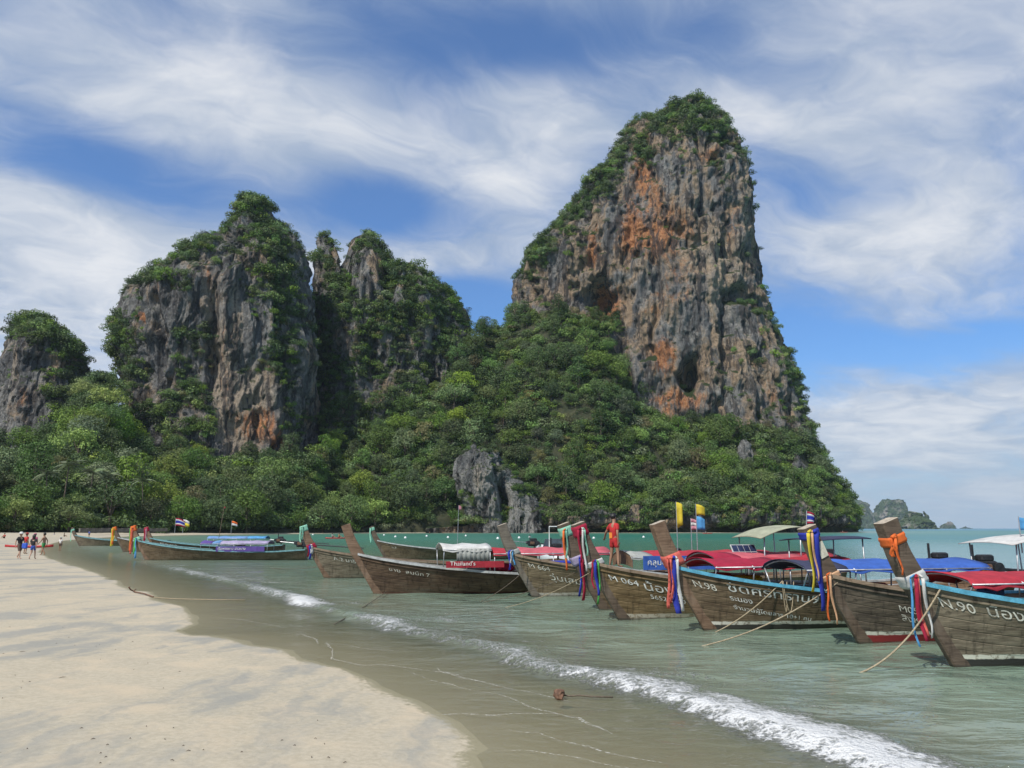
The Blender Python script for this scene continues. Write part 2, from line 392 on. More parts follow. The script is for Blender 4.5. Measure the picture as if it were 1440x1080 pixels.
# ------------------------------------------------------------------ sea
CREST = [tuple(on_level(*q)[:2]) for q in [(225, 796), (300, 812), (360, 829), (430, 850), (500, 871), (600, 895), (700, 920), (800, 948), (900, 972), (1000, 1003), (1100, 1036), (1200, 1064), (1290, 1092)]]
CREST.append((CREST[-1][0] + 3, CREST[-1][1] - 4.0))
def water_material():
    m, t, b = shader('sea_water'); geo = t.new('ShaderNodeNewGeometry'); pos = geo.outputs['Position']
    dep = t.attr('depth'); foam = t.attr('foam'); dist = t.attr('far')
    col = t.ramp(t.math('DIVIDE', dep, 20.0), [(0.0, (0.20, 0.18, 0.105)), (0.006, (0.205, 0.21, 0.14)), (0.013, (0.19, 0.222, 0.163)), (0.03, (0.155, 0.228, 0.172)), (0.10, (0.07, 0.20, 0.15)), (0.25, (0.018, 0.155, 0.12)), (0.45, (0.022, 0.16, 0.17)), (0.9, (0.03, 0.17, 0.235))])
    murk = t.noise(t.scalevec(pos, (0.25, 0.6, 1)), 0.5, 4, 0.6)
    col = t.mix(t.math('MULTIPLY', t.map(murk, 0.42, 0.72), t.map(dep, 0.05, 2.5, 0.55, 0.12)), col, (0.19, 0.20, 0.13, 1))
    # foam: lacy edges broken by noise
    n1 = t.noise(pos, 3.2, 5, 0.7); n2 = t.noise(pos, 17, 4, 0.7); cell = t.voro(t.vmath('ADD', pos, t.vmath('MULTIPLY', t.noise(pos, 6, 3, out=1), (0.22, 0.22, 0))), 8.0, 'DISTANCE_TO_EDGE')
    lace = t.math('SUBTRACT', t.math('ADD', t.math('MULTIPLY', n1, 0.85), t.math('MULTIPLY', n2, 0.75)), t.math('MULTIPLY', t.map(cell, 0.0, 0.16), 0.10))
    ff = t.map(t.math('ADD', foam, t.math('SUBTRACT', lace, 0.76)), 0.40, 0.70)
    t.l.new(t.mix(ff, col, (0.80, 0.80, 0.78, 1)), b.inputs['Base Color'])
    t.l.new(t.math('ADD', t.math('MULTIPLY', ff, 0.7), t.map(dist, 10, 200, 0.07, 0.30)), b.inputs['Roughness'])
    b.inputs['IOR'].default_value = 1.33; b.inputs['Specular IOR Level'].default_value = 0.5
    alpha = t.math('MAXIMUM', t.map(dep, -0.01, 0.30, 0.15, 1.0, False), ff)
    t.l.new(alpha, b.inputs['Alpha'])
    p1 = t.scalevec(pos, (0.8, 1.5, 1)); r1 = t.noise(p1, 2.3, 4, 0.55, 0.4); r2 = t.noise(p1, 0.45, 4, 0.6, 0.3); r3 = t.noise(t.scalevec(pos, (0.03, 0.09, 1)), 1.0, 3)
    h = t.math('ADD', t.math('ADD', t.math('MULTIPLY', r1, 0.16), t.math('MULTIPLY', t.math('MULTIPLY', r2, 0.55), t.map(dist, 3, 16, 0.35, 1.0))), t.math('MULTIPLY', r3, t.map(dist, 40, 300, 0, 2.0)))
    h = t.math('ADD', h, t.math('MULTIPLY', t.math('MULTIPLY', lace, ff), 0.5))
    t.l.new(t.bump(h, 0.8, 0.35), b.inputs['Normal'])
    return m
def water_z(x, y, d):
    rr = np.hypot(x, y); near = np.exp(-rr / 45.0); off = sstep(0.0, -5.0, d)
    z = 0.030 * fbm(x / 0.9, y / 0.55, 0, 31, 3) * near * off + 0.028 * fbm(x / 2.6 + 3, y / 1.5, 0, 37, 2) * off * np.exp(-rr / 120.0)
    s, run = dist_line(x, y, CREST); s = -s                      # towards the shore is positive
    s = s + 0.22 * vnoise(run / 1.7, 0.5, 0, 41) + 0.10 * vnoise(run / 0.5, 2.5, 0, 43)
    amp = (0.055 + 0.06 * sstep(6, 20, run)) * (0.75 + 0.4 * vnoise(run / 2.3, 7.7, 0, 47))
    z = z + amp * np.where(s > 0, np.exp(-(s / 0.16) ** 2), np.exp(-(s / 0.75) ** 2))
    for k, (off2, a2) in enumerate(((-3.6, 0.045), (-7.5, 0.05), (-12.5, 0.045))):   # following swells
        q = s - off2 + 0.6 * vnoise(run / 4.0, k * 3.3, 0, 51); z = z + a2 * np.exp(-(q / 0.8) ** 2) * near
    return z, s, run
def build_sea():
    r, a = polar(-46, 46, 520, 2.0, 12000, 560, 30)
    rr, aa = np.meshgrid(r, a, indexing='ij'); x, y = rr * np.sin(aa), rr * np.cos(aa); d = shore_dist(x, y); g = ground_z(x, y, d)
    z, s, run = water_z(x, y, d); z = z * sstep(0.6, -0.8, d)
    patchy = fbm(x / 1.6, y / 0.9, 0, 61, 4)
    foam = 0.76 * np.exp(-np.where(s > 0, (s / 0.50) ** 2, (s / 1.05) ** 2)) * (0.8 + 0.35 * vnoise(run / 3.0, 1.1, 0, 63)) * (0.45 + 0.55 * sstep(4, 14, run) + 0.5 * np.exp(-((run - 4) / 3) ** 2))
    tail = 0.46 * sstep(-7.0, -0.6, s) * sstep(1.0, 0.0, s) * (0.7 + 0.35 * patchy) * sstep(60, 35, run)
    inner = 0.30 * sstep(0.0, 0.3, s) * sstep(4.5, 0.3, s) * (0.45 + 0.6 * patchy)
    foam = np.maximum(np.maximum(foam, tail), inner)
    keep = (z > g - 0.03)
    v = np.stack([x, y, z], -1).reshape(-1, 3); f = grid_faces(len(r), len(a), True)[:, ::-1]
    f = f[keep.ravel()[f].any(1)]
    used = np.unique(f); mp = np.zeros(len(v), int); mp[used] = np.arange(len(used))
    me = mesh_np('sea', v[used], mp[f], water_material(), True, {'depth': np.clip(z - g, 0, 25).ravel()[used], 'foam': foam.ravel()[used], 'far': rr.ravel()[used]})
    if me.polygons[0].normal.z < 0: me.flip_normals()
    tag(link('sea', me), 'green sea with a small breaking wave along the beach', kind='structure')
build_sea()

def build_swash():
    m, t, b = shader('swash_foam'); geo = t.new('ShaderNodeNewGeometry')
    n = t.noise(geo.outputs['Position'], 26, 4, 0.7); b.inputs['Base Color'].default_value = (0.78, 0.76, 0.70, 1); b.inputs['Roughness'].default_value = 0.8
    t.l.new(t.map(n, 0.44, 0.66, 0.0, 0.5), b.inputs['Alpha'])
    lines = [[(380, 889), (425, 893), (452, 905), (520, 914), (610, 919)], [(452, 905), (470, 925), (540, 936), (610, 944), (660, 952)], [(560, 940), (640, 962), (720, 985), (800, 1010), (860, 1040)],
             [(620, 935), (640, 950), (720, 970), (800, 984)], [(600, 1004), (720, 1003), (790, 1008)], [(690, 1022), (760, 1028), (860, 1056), (960, 1082)],
             [(700, 1060), (800, 1062), (880, 1076)], [(300, 868), (350, 872), (410, 884)]]
    rnd = random.Random(4); mb = MB()
    for ln in lines:
        P = [on_level(*q) for q in ln]; pts = []
        for p, q in zip(P[:-1], P[1:]):
            k = max(2, int(np.linalg.norm(q - p) / 0.10)); pts += [p + (q - p) * i / k for i in range(k)]
        pts.append(P[-1]); pts = np.array(pts); t_ = np.arange(len(pts)) * 0.1; sd = rnd.random() * 50
        pts[:, 0] += 0.10 * fbm(t_ * 1.2 + sd, 0, 0, 3, 3); pts[:, 1] += 0.16 * fbm(t_ * 1.2 + sd, 4, 0, 5, 3)
        dx = np.gradient(pts[:, 0]); dy = np.gradient(pts[:, 1]); L = np.hypot(dx, dy) + 1e-6
        wd = (0.008 + 0.020 * (0.5 + 0.5 * vnoise(t_ * 2.2 + sd, 1, 0, 9))) * np.minimum(1, np.minimum(np.arange(len(pts)), np.arange(len(pts))[::-1]) / 4.0 + 0.1)
        x0, y0, x1, y1 = pts[:, 0] - dy / L * wd, pts[:, 1] + dx / L * wd, pts[:, 0] + dy / L * wd, pts[:, 1] - dx / L * wd
        def zz(x, y):
            d = shore_dist(x, y); w_, _, _ = water_z(x, y, d); w_ = w_ * sstep(0.6, -0.8, d)
            return np.maximum(w_, ground_z(x, y, d)) + 0.006
        A = np.stack([x0, y0, zz(x0, y0)], -1); B = np.stack([x1, y1, zz(x1, y1)], -1)
        mb.sheet([[tuple(p) for p in A], [tuple(p) for p in B]])
    tag(mb.build('swash_foam', m, smooth=True), 'thin white foam lines left by the swash in the shallows', kind='stuff')
build_swash()

# ------------------------------------------------------------------ limestone
def rock_material(name, warm=0.5, dark=0.5):
    m, t, b = shader(name); geo = t.new('ShaderNodeNewGeometry'); pos = geo.outputs['Position']
    st = t.attr('stain'); pale = t.attr('pale')
    sv = t.scalevec(pos, (1, 1, 0.16)); w_ = t.vmath('ADD', sv, t.vmath('MULTIPLY', t.noise(pos, 0.06, 3, out=1), (9, 9, 5)))
    streak = t.noise(w_, 0.16, 6, 0.62); fine = t.noise(w_, 0.55, 5, 0.65); blot = t.noise(pos, 0.05, 6, 0.6, 0.6); grit = t.noise(pos, 0.9, 5, 0.7)
    grey = t.mix(t.map(streak, 0.32, 0.66), (0.135, 0.137, 0.14, 1), (0.345, 0.335, 0.31, 1))
    tan = t.mix(fine, (0.25, 0.175, 0.115, 1), (0.54, 0.40, 0.27, 1))
    c = t.mix(t.map(t.math('ADD', blot, t.math('MULTIPLY', t.math('SUBTRACT', streak, 0.5), 0.7)), 0.62 - 0.22 * warm, 0.80 - 0.2 * warm), grey, tan)
    c = t.mix(t.math('MULTIPLY', t.map(t.math('ADD', pale, t.math('SUBTRACT', streak, 0.5)), 0.25, 0.75), 0.8), c, (0.46, 0.365, 0.265, 1))
    orange = t.mix(t.map(grit, 0.35, 0.65), (0.40, 0.135, 0.045, 1), (0.58, 0.28, 0.125, 1))
    om = t.map(t.math('ADD', t.math('MULTIPLY', st, 0.85), t.math('ADD', t.math('MULTIPLY', t.math('SUBTRACT', blot, 0.5), 0.9), t.math('MULTIPLY', t.math('SUBTRACT', fine, 0.5), 0.8))), 0.34, 0.66)
    c = t.mix(t.math('MULTIPLY', om, 0.9), c, orange)
    blk = t.noise(t.vmath('ADD', t.scalevec(pos, (1, 1, 0.10)), t.vmath('MULTIPLY', t.noise(pos, 0.1, 2, out=1), (5, 5, 2))), 0.24, 6, 0.65)
    c = t.mix(t.map(t.math('ADD', blk, 0.08 * dark), 0.53, 0.63, 0, 0.85), c, (0.055, 0.052, 0.052, 1))
    thin = t.noise(t.vmath('ADD', t.scalevec(pos, (1, 1, 0.05)), t.vmath('MULTIPLY', t.noise(pos, 0.3, 2, out=1), (1.5, 1.5, 0.5))), 0.8, 4, 0.6)
    c = t.mix(t.map(thin, 0.56, 0.70, 0, 0.42), c, (0.07, 0.066, 0.062, 1)); c = t.mix(t.map(thin, 0.42, 0.30, 0, 0.35), c, (0.50, 0.46, 0.40, 1))
    c = t.mix(t.map(grit, 0.33, 0.54, 0.40, 0.0), c, (0.07, 0.065, 0.06, 1))
    up = t.new('ShaderNodeSeparateXYZ'); t.l.new(geo.outputs['Normal'], up.inputs[0])
    c = t.mix(t.map(up.outputs[2], 0.45, 0.8), c, (0.045, 0.065, 0.025, 1))
    t.l.new(c, b.inputs['Base Color']); b.inputs['Roughness'].default_value = 0.95; b.inputs['Specular IOR Level'].default_value = 0.15
    h = t.math('ADD', t.math('MULTIPLY', t.noise(w_, 0.45, 6, 0.7), 2.2), t.math('MULTIPLY', grit, 0.9))
    t.l.new(t.bump(h, 1.0, 1.9), b.inputs['Normal'])
    return m

def karst(name, label, sil, Yc, b0, mat, nth=420, nz=330, seed=1, n=2.7, amp=1.0, caves=(), stains=(), pales=(), peaks=(), bpow=0.45, lean=0.0, zmin=-4.0, front=0.72, back_px=None):
    Z = []; XL = []; XR = []
    for py, xl, xr in sil:
        p = at_depth(xl, py, Yc); q = at_depth(xr, py, Yc); Z.append(p[2]); XL.append(p[0]); XR.append(q[0])
    o = np.argsort(Z); Z = np.array(Z)[o]; XL = np.array(XL)[o]; XR = np.array(XR)[o]
    th = np.linspace(0, 2 * np.pi, 4001); ux = np.sign(np.cos(th)) * np.abs(np.cos(th)) ** (2 / n); uy = np.sign(np.sin(th)) * np.abs(np.sin(th)) ** (2 / n)
    a_m = (XR - XL).max() / 2; L = np.concatenate([[0], np.cumsum(np.hypot(np.diff(ux) * a_m, np.diff(uy) * b0))])
    L /= L[-1]; half = L[2000]                                   # 0..half is the back, the rest faces the viewer
    nb = int(nth * (1 - front)); s = np.concatenate([np.linspace(0, half, nb, endpoint=False), np.linspace(half, 1, nth - nb, endpoint=False)])
    U = np.interp(s, L, ux); V = np.interp(s, L, uy)
    zs = zmin + (Z[-1] - zmin) * np.linspace(0, 1, nz); xl = np.interp(zs, Z, XL); xr = np.interp(zs, Z, XR)
    a = (xr - xl) / 2; cx = (xr + xl) / 2; bb = b0 * (a / a_m) ** bpow * sstep(0, 0.02, a / a_m)
    cm = float(cx[:nz // 2].mean()); ph = math.atan2(cm, Yc); cph, sph = math.cos(ph), math.sin(ph)   # a body stands square to its own bearing
    shr = 1 - 0.6 * bb[:, None] / Yc
    lx = (cx[:, None] * shr - cm + a[:, None] * U * shr) * cph; ly = lean * zs[:, None] + bb[:, None] * V
    x = cm + cph * lx + sph * ly; y = Yc - sph * lx + cph * ly; z = np.repeat(zs[:, None], nth, 1) * shr
    nx = np.sign(U) * np.abs(U) ** (n - 1) / np.maximum(a[:, None], 1); ny = np.sign(V) * np.abs(V) ** (n - 1) / np.maximum(bb[:, None], 1)
    nx, ny = cph * nx + sph * ny, -sph * nx + cph * ny
    nl = np.hypot(nx, ny) + 1e-9; nx /= nl; ny /= nl
    sc = min(1.0, a_m / 60.0) ** 0.6
    wx_ = x + 3 * sc * fbm(x / (16 * sc), y / (16 * sc), z / (16 * sc), seed + 5, 2); wy_ = y + 3 * sc * fbm(x / (16 * sc), y / (16 * sc), z / (16 * sc), seed + 6, 2)
    bil = lambda q, zq, sd, oc: -ridged(wx_ / (q * sc), wy_ / (q * sc), z / (zq * sc), sd, oc)      # bulges parted by sharp clefts
    d = 5.0 * ridged(x / (60 * sc), y / (60 * sc), z / (150 * sc), seed, 2) + 3.6 * fbm(x / (26 * sc), y / (26 * sc), z / (44 * sc), seed + 11, 3)
    d = d + 2.4 * bil(19, 70, seed + 21, 2) + 1.35 * bil(7.5, 75, seed + 23, 3) + 1.0 * fbm(x / (30 * sc), y / (30 * sc), z / (10 * sc), seed + 31, 3) + 0.95 * bil(3.6, 34, seed + 47, 2) + 0.9 * fbm(x / (2 * sc), y / (2 * sc), z / (4 * sc), seed + 53, 2)
    d = d - d.mean() - 1.0
    pock = np.maximum(0, fbm(x / (13 * sc), y / (13 * sc), z / (17 * sc), seed + 61, 3) - 0.45); d = d - 9 * pock
    d = d * amp * sc * np.minimum(1, (a[:, None] / (10 * sc)))
    tz = 5.0 * amp * sc * fbm(x / (12 * sc), y / (12 * sc), 0, seed + 71, 3) * sstep(0.55, 1.0, zs / zs[-1])[:, None]
    px, py = to_pix(x, y, z); facing = sstep(0.1, 0.5, -ny)
    for (cpx, rx, dh) in peaks: tz = tz + dh * np.exp(-((px - cpx) / rx) ** 4) * sstep(0.66, 0.98, zs / zs[-1])[:, None]
    for (cpx, cpy, rx, ry, dep) in caves:
        wx = px + 5 * vnoise(x / 4, y / 4, z / 4, seed + 81); d = d - dep * np.exp(-(((wx - cpx) / rx) ** 2 + ((py - cpy) / ry) ** 2) ** 1.5) * facing
    stain = np.zeros_like(x); pale = np.zeros_like(x)
    for (cpx, cpy, rx, ry, k) in stains: stain = np.maximum(stain, k * np.exp(-((px - cpx) / rx) ** 2 - ((py - cpy) / ry) ** 2) * facing)
    for (cpx, cpy, rx, ry, k) in pales: pale = np.maximum(pale, k * np.exp(-((px - cpx) / rx) ** 2 - ((py - cpy) / ry) ** 2) * facing)
    x = x + nx * d; y = y + ny * d; z = z + tz
    v = np.stack([x, y, z], -1); f = grid_faces(nz, nth, True)
    cap = np.array([[(nz - 1) * nth + i, (nz - 1) * nth + i + 1, (nz - 1) * nth + nth - 2 - i, (nz - 1) * nth + nth - 1 - i] for i in range(nth // 2 - 1)])
    f = np.vstack([f, cap])
    me = mesh_np(name, v.reshape(-1, 3), f, mat, True, {'stain': stain.ravel(), 'pale': pale.ravel()})
    ob = tag(link(name, me), label, kind='structure')
    dz = np.gradient(v, axis=0); du = np.roll(v, -1, 1) - np.roll(v, 1, 1); N = np.cross(du, dz); N /= (np.linalg.norm(N, axis=2, keepdims=True) + 1e-9)
    area = np.linalg.norm(np.cross(du / 2, dz), axis=2); px, py = to_pix(x, y, z)
    return dict(v=v.reshape(-1, 3), N=N.reshape(-1, 3), px=px.ravel(), py=py.ravel(), area=area.ravel(), ob=ob)

rock_a = rock_material('limestone_orange_stained', 0.95, 0.55)
rock_b = rock_material('limestone_grey', 0.55, 0.65)
rock_c = rock_material('limestone_sea_worn', 0.9, 0.9); rock_d = rock_material('limestone_pale_grey', 0.1, 0.15)
K = {}
K['tower'] = karst('limestone_tower', 'tall limestone tower stained orange rising above the forest beside the open sea',
    [(158, 965, 988), (163, 942, 1002), (171, 920, 1016), (184, 897, 1030), (205, 872, 1046), (238, 846, 1060), (272, 816, 1069), (300, 790, 1077), (330, 760, 1083), (360, 730, 1088), (400, 714, 1095), (440, 706, 1105), (480, 700, 1116), (520, 695, 1130), (560, 690, 1146), (600, 690, 1170), (640, 690, 1188), (690, 690, 1196), (745, 690, 1200)],
    520, 72, rock_a, 620, 470, 3, 2.9, 1.0,
    caves=[(972, 528, 15, 22, 22), (1042, 412, 18, 12, 12), (845, 425, 22, 30, 16), (1020, 500, 10, 60, 9), (985, 300, 8, 50, 7), (1025, 350, 9, 80, 6), (885, 370, 10, 70, 7)],
    stains=[(915, 300, 60, 90, 0.62), (1000, 300, 60, 80, 0.35), (930, 420, 60, 60, 0.45), (905, 240, 22, 45, 0.9), (888, 320, 30, 60, 0.9), (925, 335, 55, 50, 0.75), (850, 425, 26, 40, 1.0), (932, 500, 26, 40, 0.85), (955, 565, 70, 28, 0.75), (835, 345, 16, 40, 0.7), (960, 400, 50, 60, 0.5), (1090, 560, 40, 40, 0.5), (1030, 320, 20, 40, 0.5), (1000, 215, 30, 15, 0.5), (1060, 470, 30, 90, 0.4)],
    pales=[(1000, 380, 70, 110, 0.6), (1045, 270, 14, 90, 0.8), (925, 350, 60, 60, 0.55), (1060, 500, 40, 100, 0.35), (970, 250, 40, 60, 0.3), (840, 340, 30, 60, 0.3)])
K['left'] = karst('limestone_cliff', 'jagged limestone cliff with pale streaks and a vegetated peak beside the beach forest',
    [(282, 334, 356), (288, 322, 368), (297, 310, 382), (312, 296, 396), (330, 276, 406), (350, 236, 411), (372, 194, 415), (390, 148, 418), (405, 132, 420), (430, 127, 422), (470, 124, 424), (520, 140, 424), (600, 132, 425), (680, 130, 425), (745, 130, 425)],
    425, 58, rock_b, 480, 330, 17, 2.3, 1.05,
    caves=[(372, 575, 14, 25, 7), (300, 470, 10, 70, 8), (215, 500, 14, 80, 7), (395, 480, 12, 80, 7)],
    stains=[(192, 443, 8, 9, 1.0), (365, 600, 40, 35, 0.75), (318, 520, 14, 80, 0.55), (292, 380, 10, 30, 0.55), (215, 400, 14, 18, 0.5), (385, 620, 14, 16, 0.8)],
    pales=[(318, 545, 20, 100, 1.25), (345, 580, 48, 70, 1.0), (290, 410, 22, 60, 0.6), (335, 460, 12, 90, 0.7), (250, 470, 30, 60, 0.4), (390, 560, 18, 60, 0.5)])
K['mid'] = karst('limestone_ridge', 'green overgrown limestone ridge with bare pinnacles between the two big cliffs',
    [(356, 446, 458), (366, 440, 530), (380, 437, 600), (390, 434, 618), (405, 432, 633), (430, 431, 641), (470, 430, 648), (520, 430, 652), (600, 425, 655), (745, 420, 660)],
    480, 48, rock_b, 360, 260, 29, 2.4, 1.1, peaks=[(450, 14, 7), (512, 15, 8), (480, 12, -14), (547, 12, -9)], caves=[(478, 372, 9, 22, 14), (548, 380, 10, 22, 12), (610, 550, 8, 50, 8), (520, 520, 12, 50, 6)],
    pales=[(480, 470, 14, 30, 0.6), (610, 530, 10, 50, 0.5), (510, 395, 16, 30, 0.35)], stains=[(560, 425, 10, 20, 0.4)])
K['far'] = karst('limestone_bluff', 'small rounded limestone bluff with a green cap beside the taller streaked cliff',
    [(446, 20, 36), (453, 4, 48), (464, -12, 62), (478, -30, 84), (500, -50, 92), (560, -75, 98), (620, -85, 104), (745, -95, 106)],
    410, 46, rock_b, 320, 220, 41, 2.5, 1.0, stains=[(35, 560, 20, 40, 0.4)], pales=[(15, 520, 14, 60, 0.6), (60, 540, 10, 60, 0.4)])
K['crag'] = karst('rock_crag', 'pale grey rock crag standing out of the trees at the foot of the forested slope',
    [(628, 664, 676), (634, 652, 690), (645, 645, 700), (665, 643, 715), (685, 646, 735), (700, 650, 752), (715, 660, 762), (745, 668, 768)],
    381, 13, rock_d, 240, 150, 53, 2.3, 1.15, caves=[(712, 700, 9, 26, 10), (700, 655, 5, 20, 4)], pales=[(672, 670, 16, 40, 0.45)])
K['knob'] = karst('rock_knob', 'small pale rock knob poking out of the slope forest below the tall tower',
    [(622, 1042, 1052), (630, 1038, 1060), (645, 1034, 1064), (700, 1030, 1070)], 420, 6, rock_d, 90, 60, 59, 2.2, 1.2)
K['knob2'] = karst('rock_knob', 'small grey rock knob poking out of the slope forest near the sea cliff end',
    [(640, 1118, 1126), (655, 1110, 1140), (680, 1108, 1142), (720, 1104, 1146)], 432, 7, rock_d, 90, 60, 67, 2.2, 1.2)

# ------------------------------------------------------------------ wooded slope
YS = [(-400, 150), (-200, 170), (0, 215), (100, 235), (200, 262), (340, 302), (500, 358), (640, 380), (760, 378), (900, 384), (1060, 390), (1150, 410), (1190, 440), (1207, 505)]
YF = [(-400, 330), (0, 352), (130, 362), (430, 366), (470, 425), (640, 440), (700, 490), (780, 462), (870, 452), (1000, 446), (1130, 452), (1190, 475), (1207, 520)]
ZS = [(-400, 1.2), (480, 1.4), (560, 2.0), (640, 4.0), (760, 6.0), (850, 9.0), (1000, 10.0), (1120, 11.0), (1207, 8.0)]
PF = [(-400, 640), (0, 640), (85, 600), (108, 530), (135, 530), (160, 620), (300, 642), (430, 640), (480, 632), (560, 600), (620, 545), (650, 486), (690, 466), (720, 450), (790, 446), (862, 466), (893, 550), (940, 600), (1000, 606), (1080, 608), (1130, 622), (1165, 650), (1190, 690), (1207, 735)]
def slope_pos(p, s):
    Ys, Yf = interp(p, YS), interp(p, YF); Y = Ys + (Yf - Ys) * s
    vf = (540 - interp(p, PF)) / FPX; cp, sp = math.cos(PITCH), math.sin(PITCH)
    zf = CAM_H + (sp + vf * cp) / (cp - vf * sp) * Yf; zs = interp(p, ZS)
    X = (p - 720) / FPX * Y * math.cos(PITCH)
    sc = np.minimum(s, 1.0); z = zs + (zf - zs) * np.where(p < 560, sc ** 1.35, sc ** 0.95) + 4.0 * fbm(X / 30, Y / 30, 0, 91, 3) * sstep(0.05, 0.4, sc)
    return X, Y, z
def soil_material():
    m, t, b = shader('forest_floor'); geo = t.new('ShaderNodeNewGeometry'); pos = geo.outputs['Position']
    n = t.noise(pos, 0.25, 5, 0.65)
    t.l.new(t.mix(t.map(n, 0.35, 0.65), (0.018, 0.026, 0.010, 1), (0.05, 0.05, 0.024, 1)), b.inputs['Base Color']); b.inputs['Roughness'].default_value = 1.0
    t.l.new(t.bump(n, 0.8, 0.6), b.inputs['Normal'])
    return m
def build_slope():
    p = np.linspace(-400, 1207, 260); s = np.linspace(0, 1.55, 60); S, P = np.meshgrid(s, p, indexing='ij')
    X, Y, Z = slope_pos(P, S); Z[0] = -1.0
    v = np.stack([X, Y, Z], -1).reshape(-1, 3)
    me = mesh_np('wooded_slope', v, grid_faces(60, 260), soil_material())
    tag(link('wooded_slope', me), 'dark forest floor rising from the shore to the cliffs', kind='structure')
build_slope()
def build_sea_cliff():
    p = np.linspace(600, 1207, 620); k = np.linspace(0, 1, 34); Kk, Pp = np.meshgrid(k, p, indexing='ij')
    X, Y, Z0 = slope_pos(Pp, Kk * 0.0); top = interp(Pp, ZS) + sstep(620, 760, Pp) * (4.0 + 5.0 * vnoise(Pp / 31, 0, 0, 3) + 2.0 * vnoise(Pp / 9, 0, 0, 4)); z = -2 + (top + 2) * Kk
    h = (5.5 + 4.5 * vnoise(Pp / 26, 3, 0, 6)) * sstep(640, 780, Pp)
    und = h * (sstep(4.6, 0.5, z)) - 1.6 * sstep(2.5, 6, z) * sstep(14, 6, z) + 7.0 * sstep(0.72, 1.0, Kk) ** 2
    d = 1.8 * ridged(X / 13, Y / 13, z / 17, 103, 3) + 1.3 * ridged(X / 4, Y / 4, z / 9, 107, 3) + 0.6 * fbm(X / 1.5, Y / 1.5, z / 2.2, 109, 2)
    Y = Y - 2.0 + und - d * 1.25 * (0.4 + 0.6 * Kk)
    v = np.stack([X, Y, z], -1).reshape(-1, 3)
    st = 0.35 * sstep(0.25, 0.6, fbm(X / 20, 0, z / 8, 113, 2)).ravel()
    me = mesh_np('sea_cliff', v, grid_faces(34, 620), rock_c, True, {'stain': st, 'pale': np.zeros(len(v))})
    tag(link('sea_cliff', me), 'low undercut rock wall along the waterline below the wooded slope', kind='structure')
build_sea_cliff()

def build_islands():
    m, t, b = shader('island_forest_rock'); geo = t.new('ShaderNodeNewGeometry'); pos = geo.outputs['Position']
    n = t.noise(t.scalevec(pos, (1, 1, 0.6)), 0.02, 6, 0.65)
    t.l.new(t.mix(t.map(n, 0.5, 0.66), (0.035, 0.06, 0.02, 1), (0.20, 0.185, 0.16, 1)), b.inputs['Base Color']); b.inputs['Roughness'].default_value = 1.0
    t.l.new(t.bump(n, 1.0, 8.0), b.inputs['Normal'])
    A = dict(nth=150, nz=70, n=2.2, bpow=0.6, zmin=-15)
    for nm, lab, sil, Y, b0, sd in (
        ('far_island', 'hazy blue karst island with a tall flat rounded top on the horizon', [(704, 1248, 1272), (708, 1240, 1280), (716, 1236, 1286), (728, 1233, 1289), (743, 1231, 1291)], 4200, 120, 5),
        ('far_island', 'hazy blue sloping karst island hidden partly by the sea cliff end', [(700, 1190, 1197), (708, 1188, 1222), (720, 1180, 1230), (732, 1175, 1238), (743, 1170, 1242)], 4600, 120, 6),
        ('far_island', 'low dark green wooded island in front of the blue karst island', [(724, 1288, 1302), (728, 1276, 1310), (734, 1268, 1320), (743, 1262, 1328)], 2300, 60, 7),
        ('far_island', 'tiny low hazy islet at the end of the green island', [(735, 1334, 1340), (738, 1328, 1344), (743, 1324, 1348)], 4800, 40, 8),
        ('far_island', 'flat speck of an islet alone on the open sea horizon', [(741.3, 1358, 1362), (742, 1354, 1364), (743.2, 1350, 1368)], 5200, 20, 9)):
        karst(nm, lab, sil, Y, b0, m, seed=sd, amp=2.2, **A)
build_islands()

def beach_debris():
    rng = np.random.default_rng(77); mb = MB(); m = plain('dry_twigs_and_leaf_bits', (.085, .060, .038), .9, .4, 30)
    for i in range(120):
        px, py = rng.uniform(-40, 560), rng.uniform(800, 1085); q = on_level(px, py, .25); d = float(shore_dist(np.array([q[0]]), np.array([q[1]]))[0])
        if d < 1.2 or rng.random() < 0.35 * (px > 260): continue
        z = float(ground_z(np.array([q[0]]), np.array([q[1]]))[0]); a = rng.random() * 6.28; L = rng.uniform(.006, .020) * (2.5 if rng.random() < .06 else 1); c_, s_ = math.cos(a) * L, math.sin(a) * L
        mb.tube([(q[0] - c_, q[1] - s_, z + .004), (q[0], q[1], z + .010), (q[0] + c_, q[1] + s_, z + .004)], [.002, .004, .0015], 5)
    tag(mb.build('beach_debris', m), 'scattered dry twigs and leaf bits on the sand', kind='stuff')

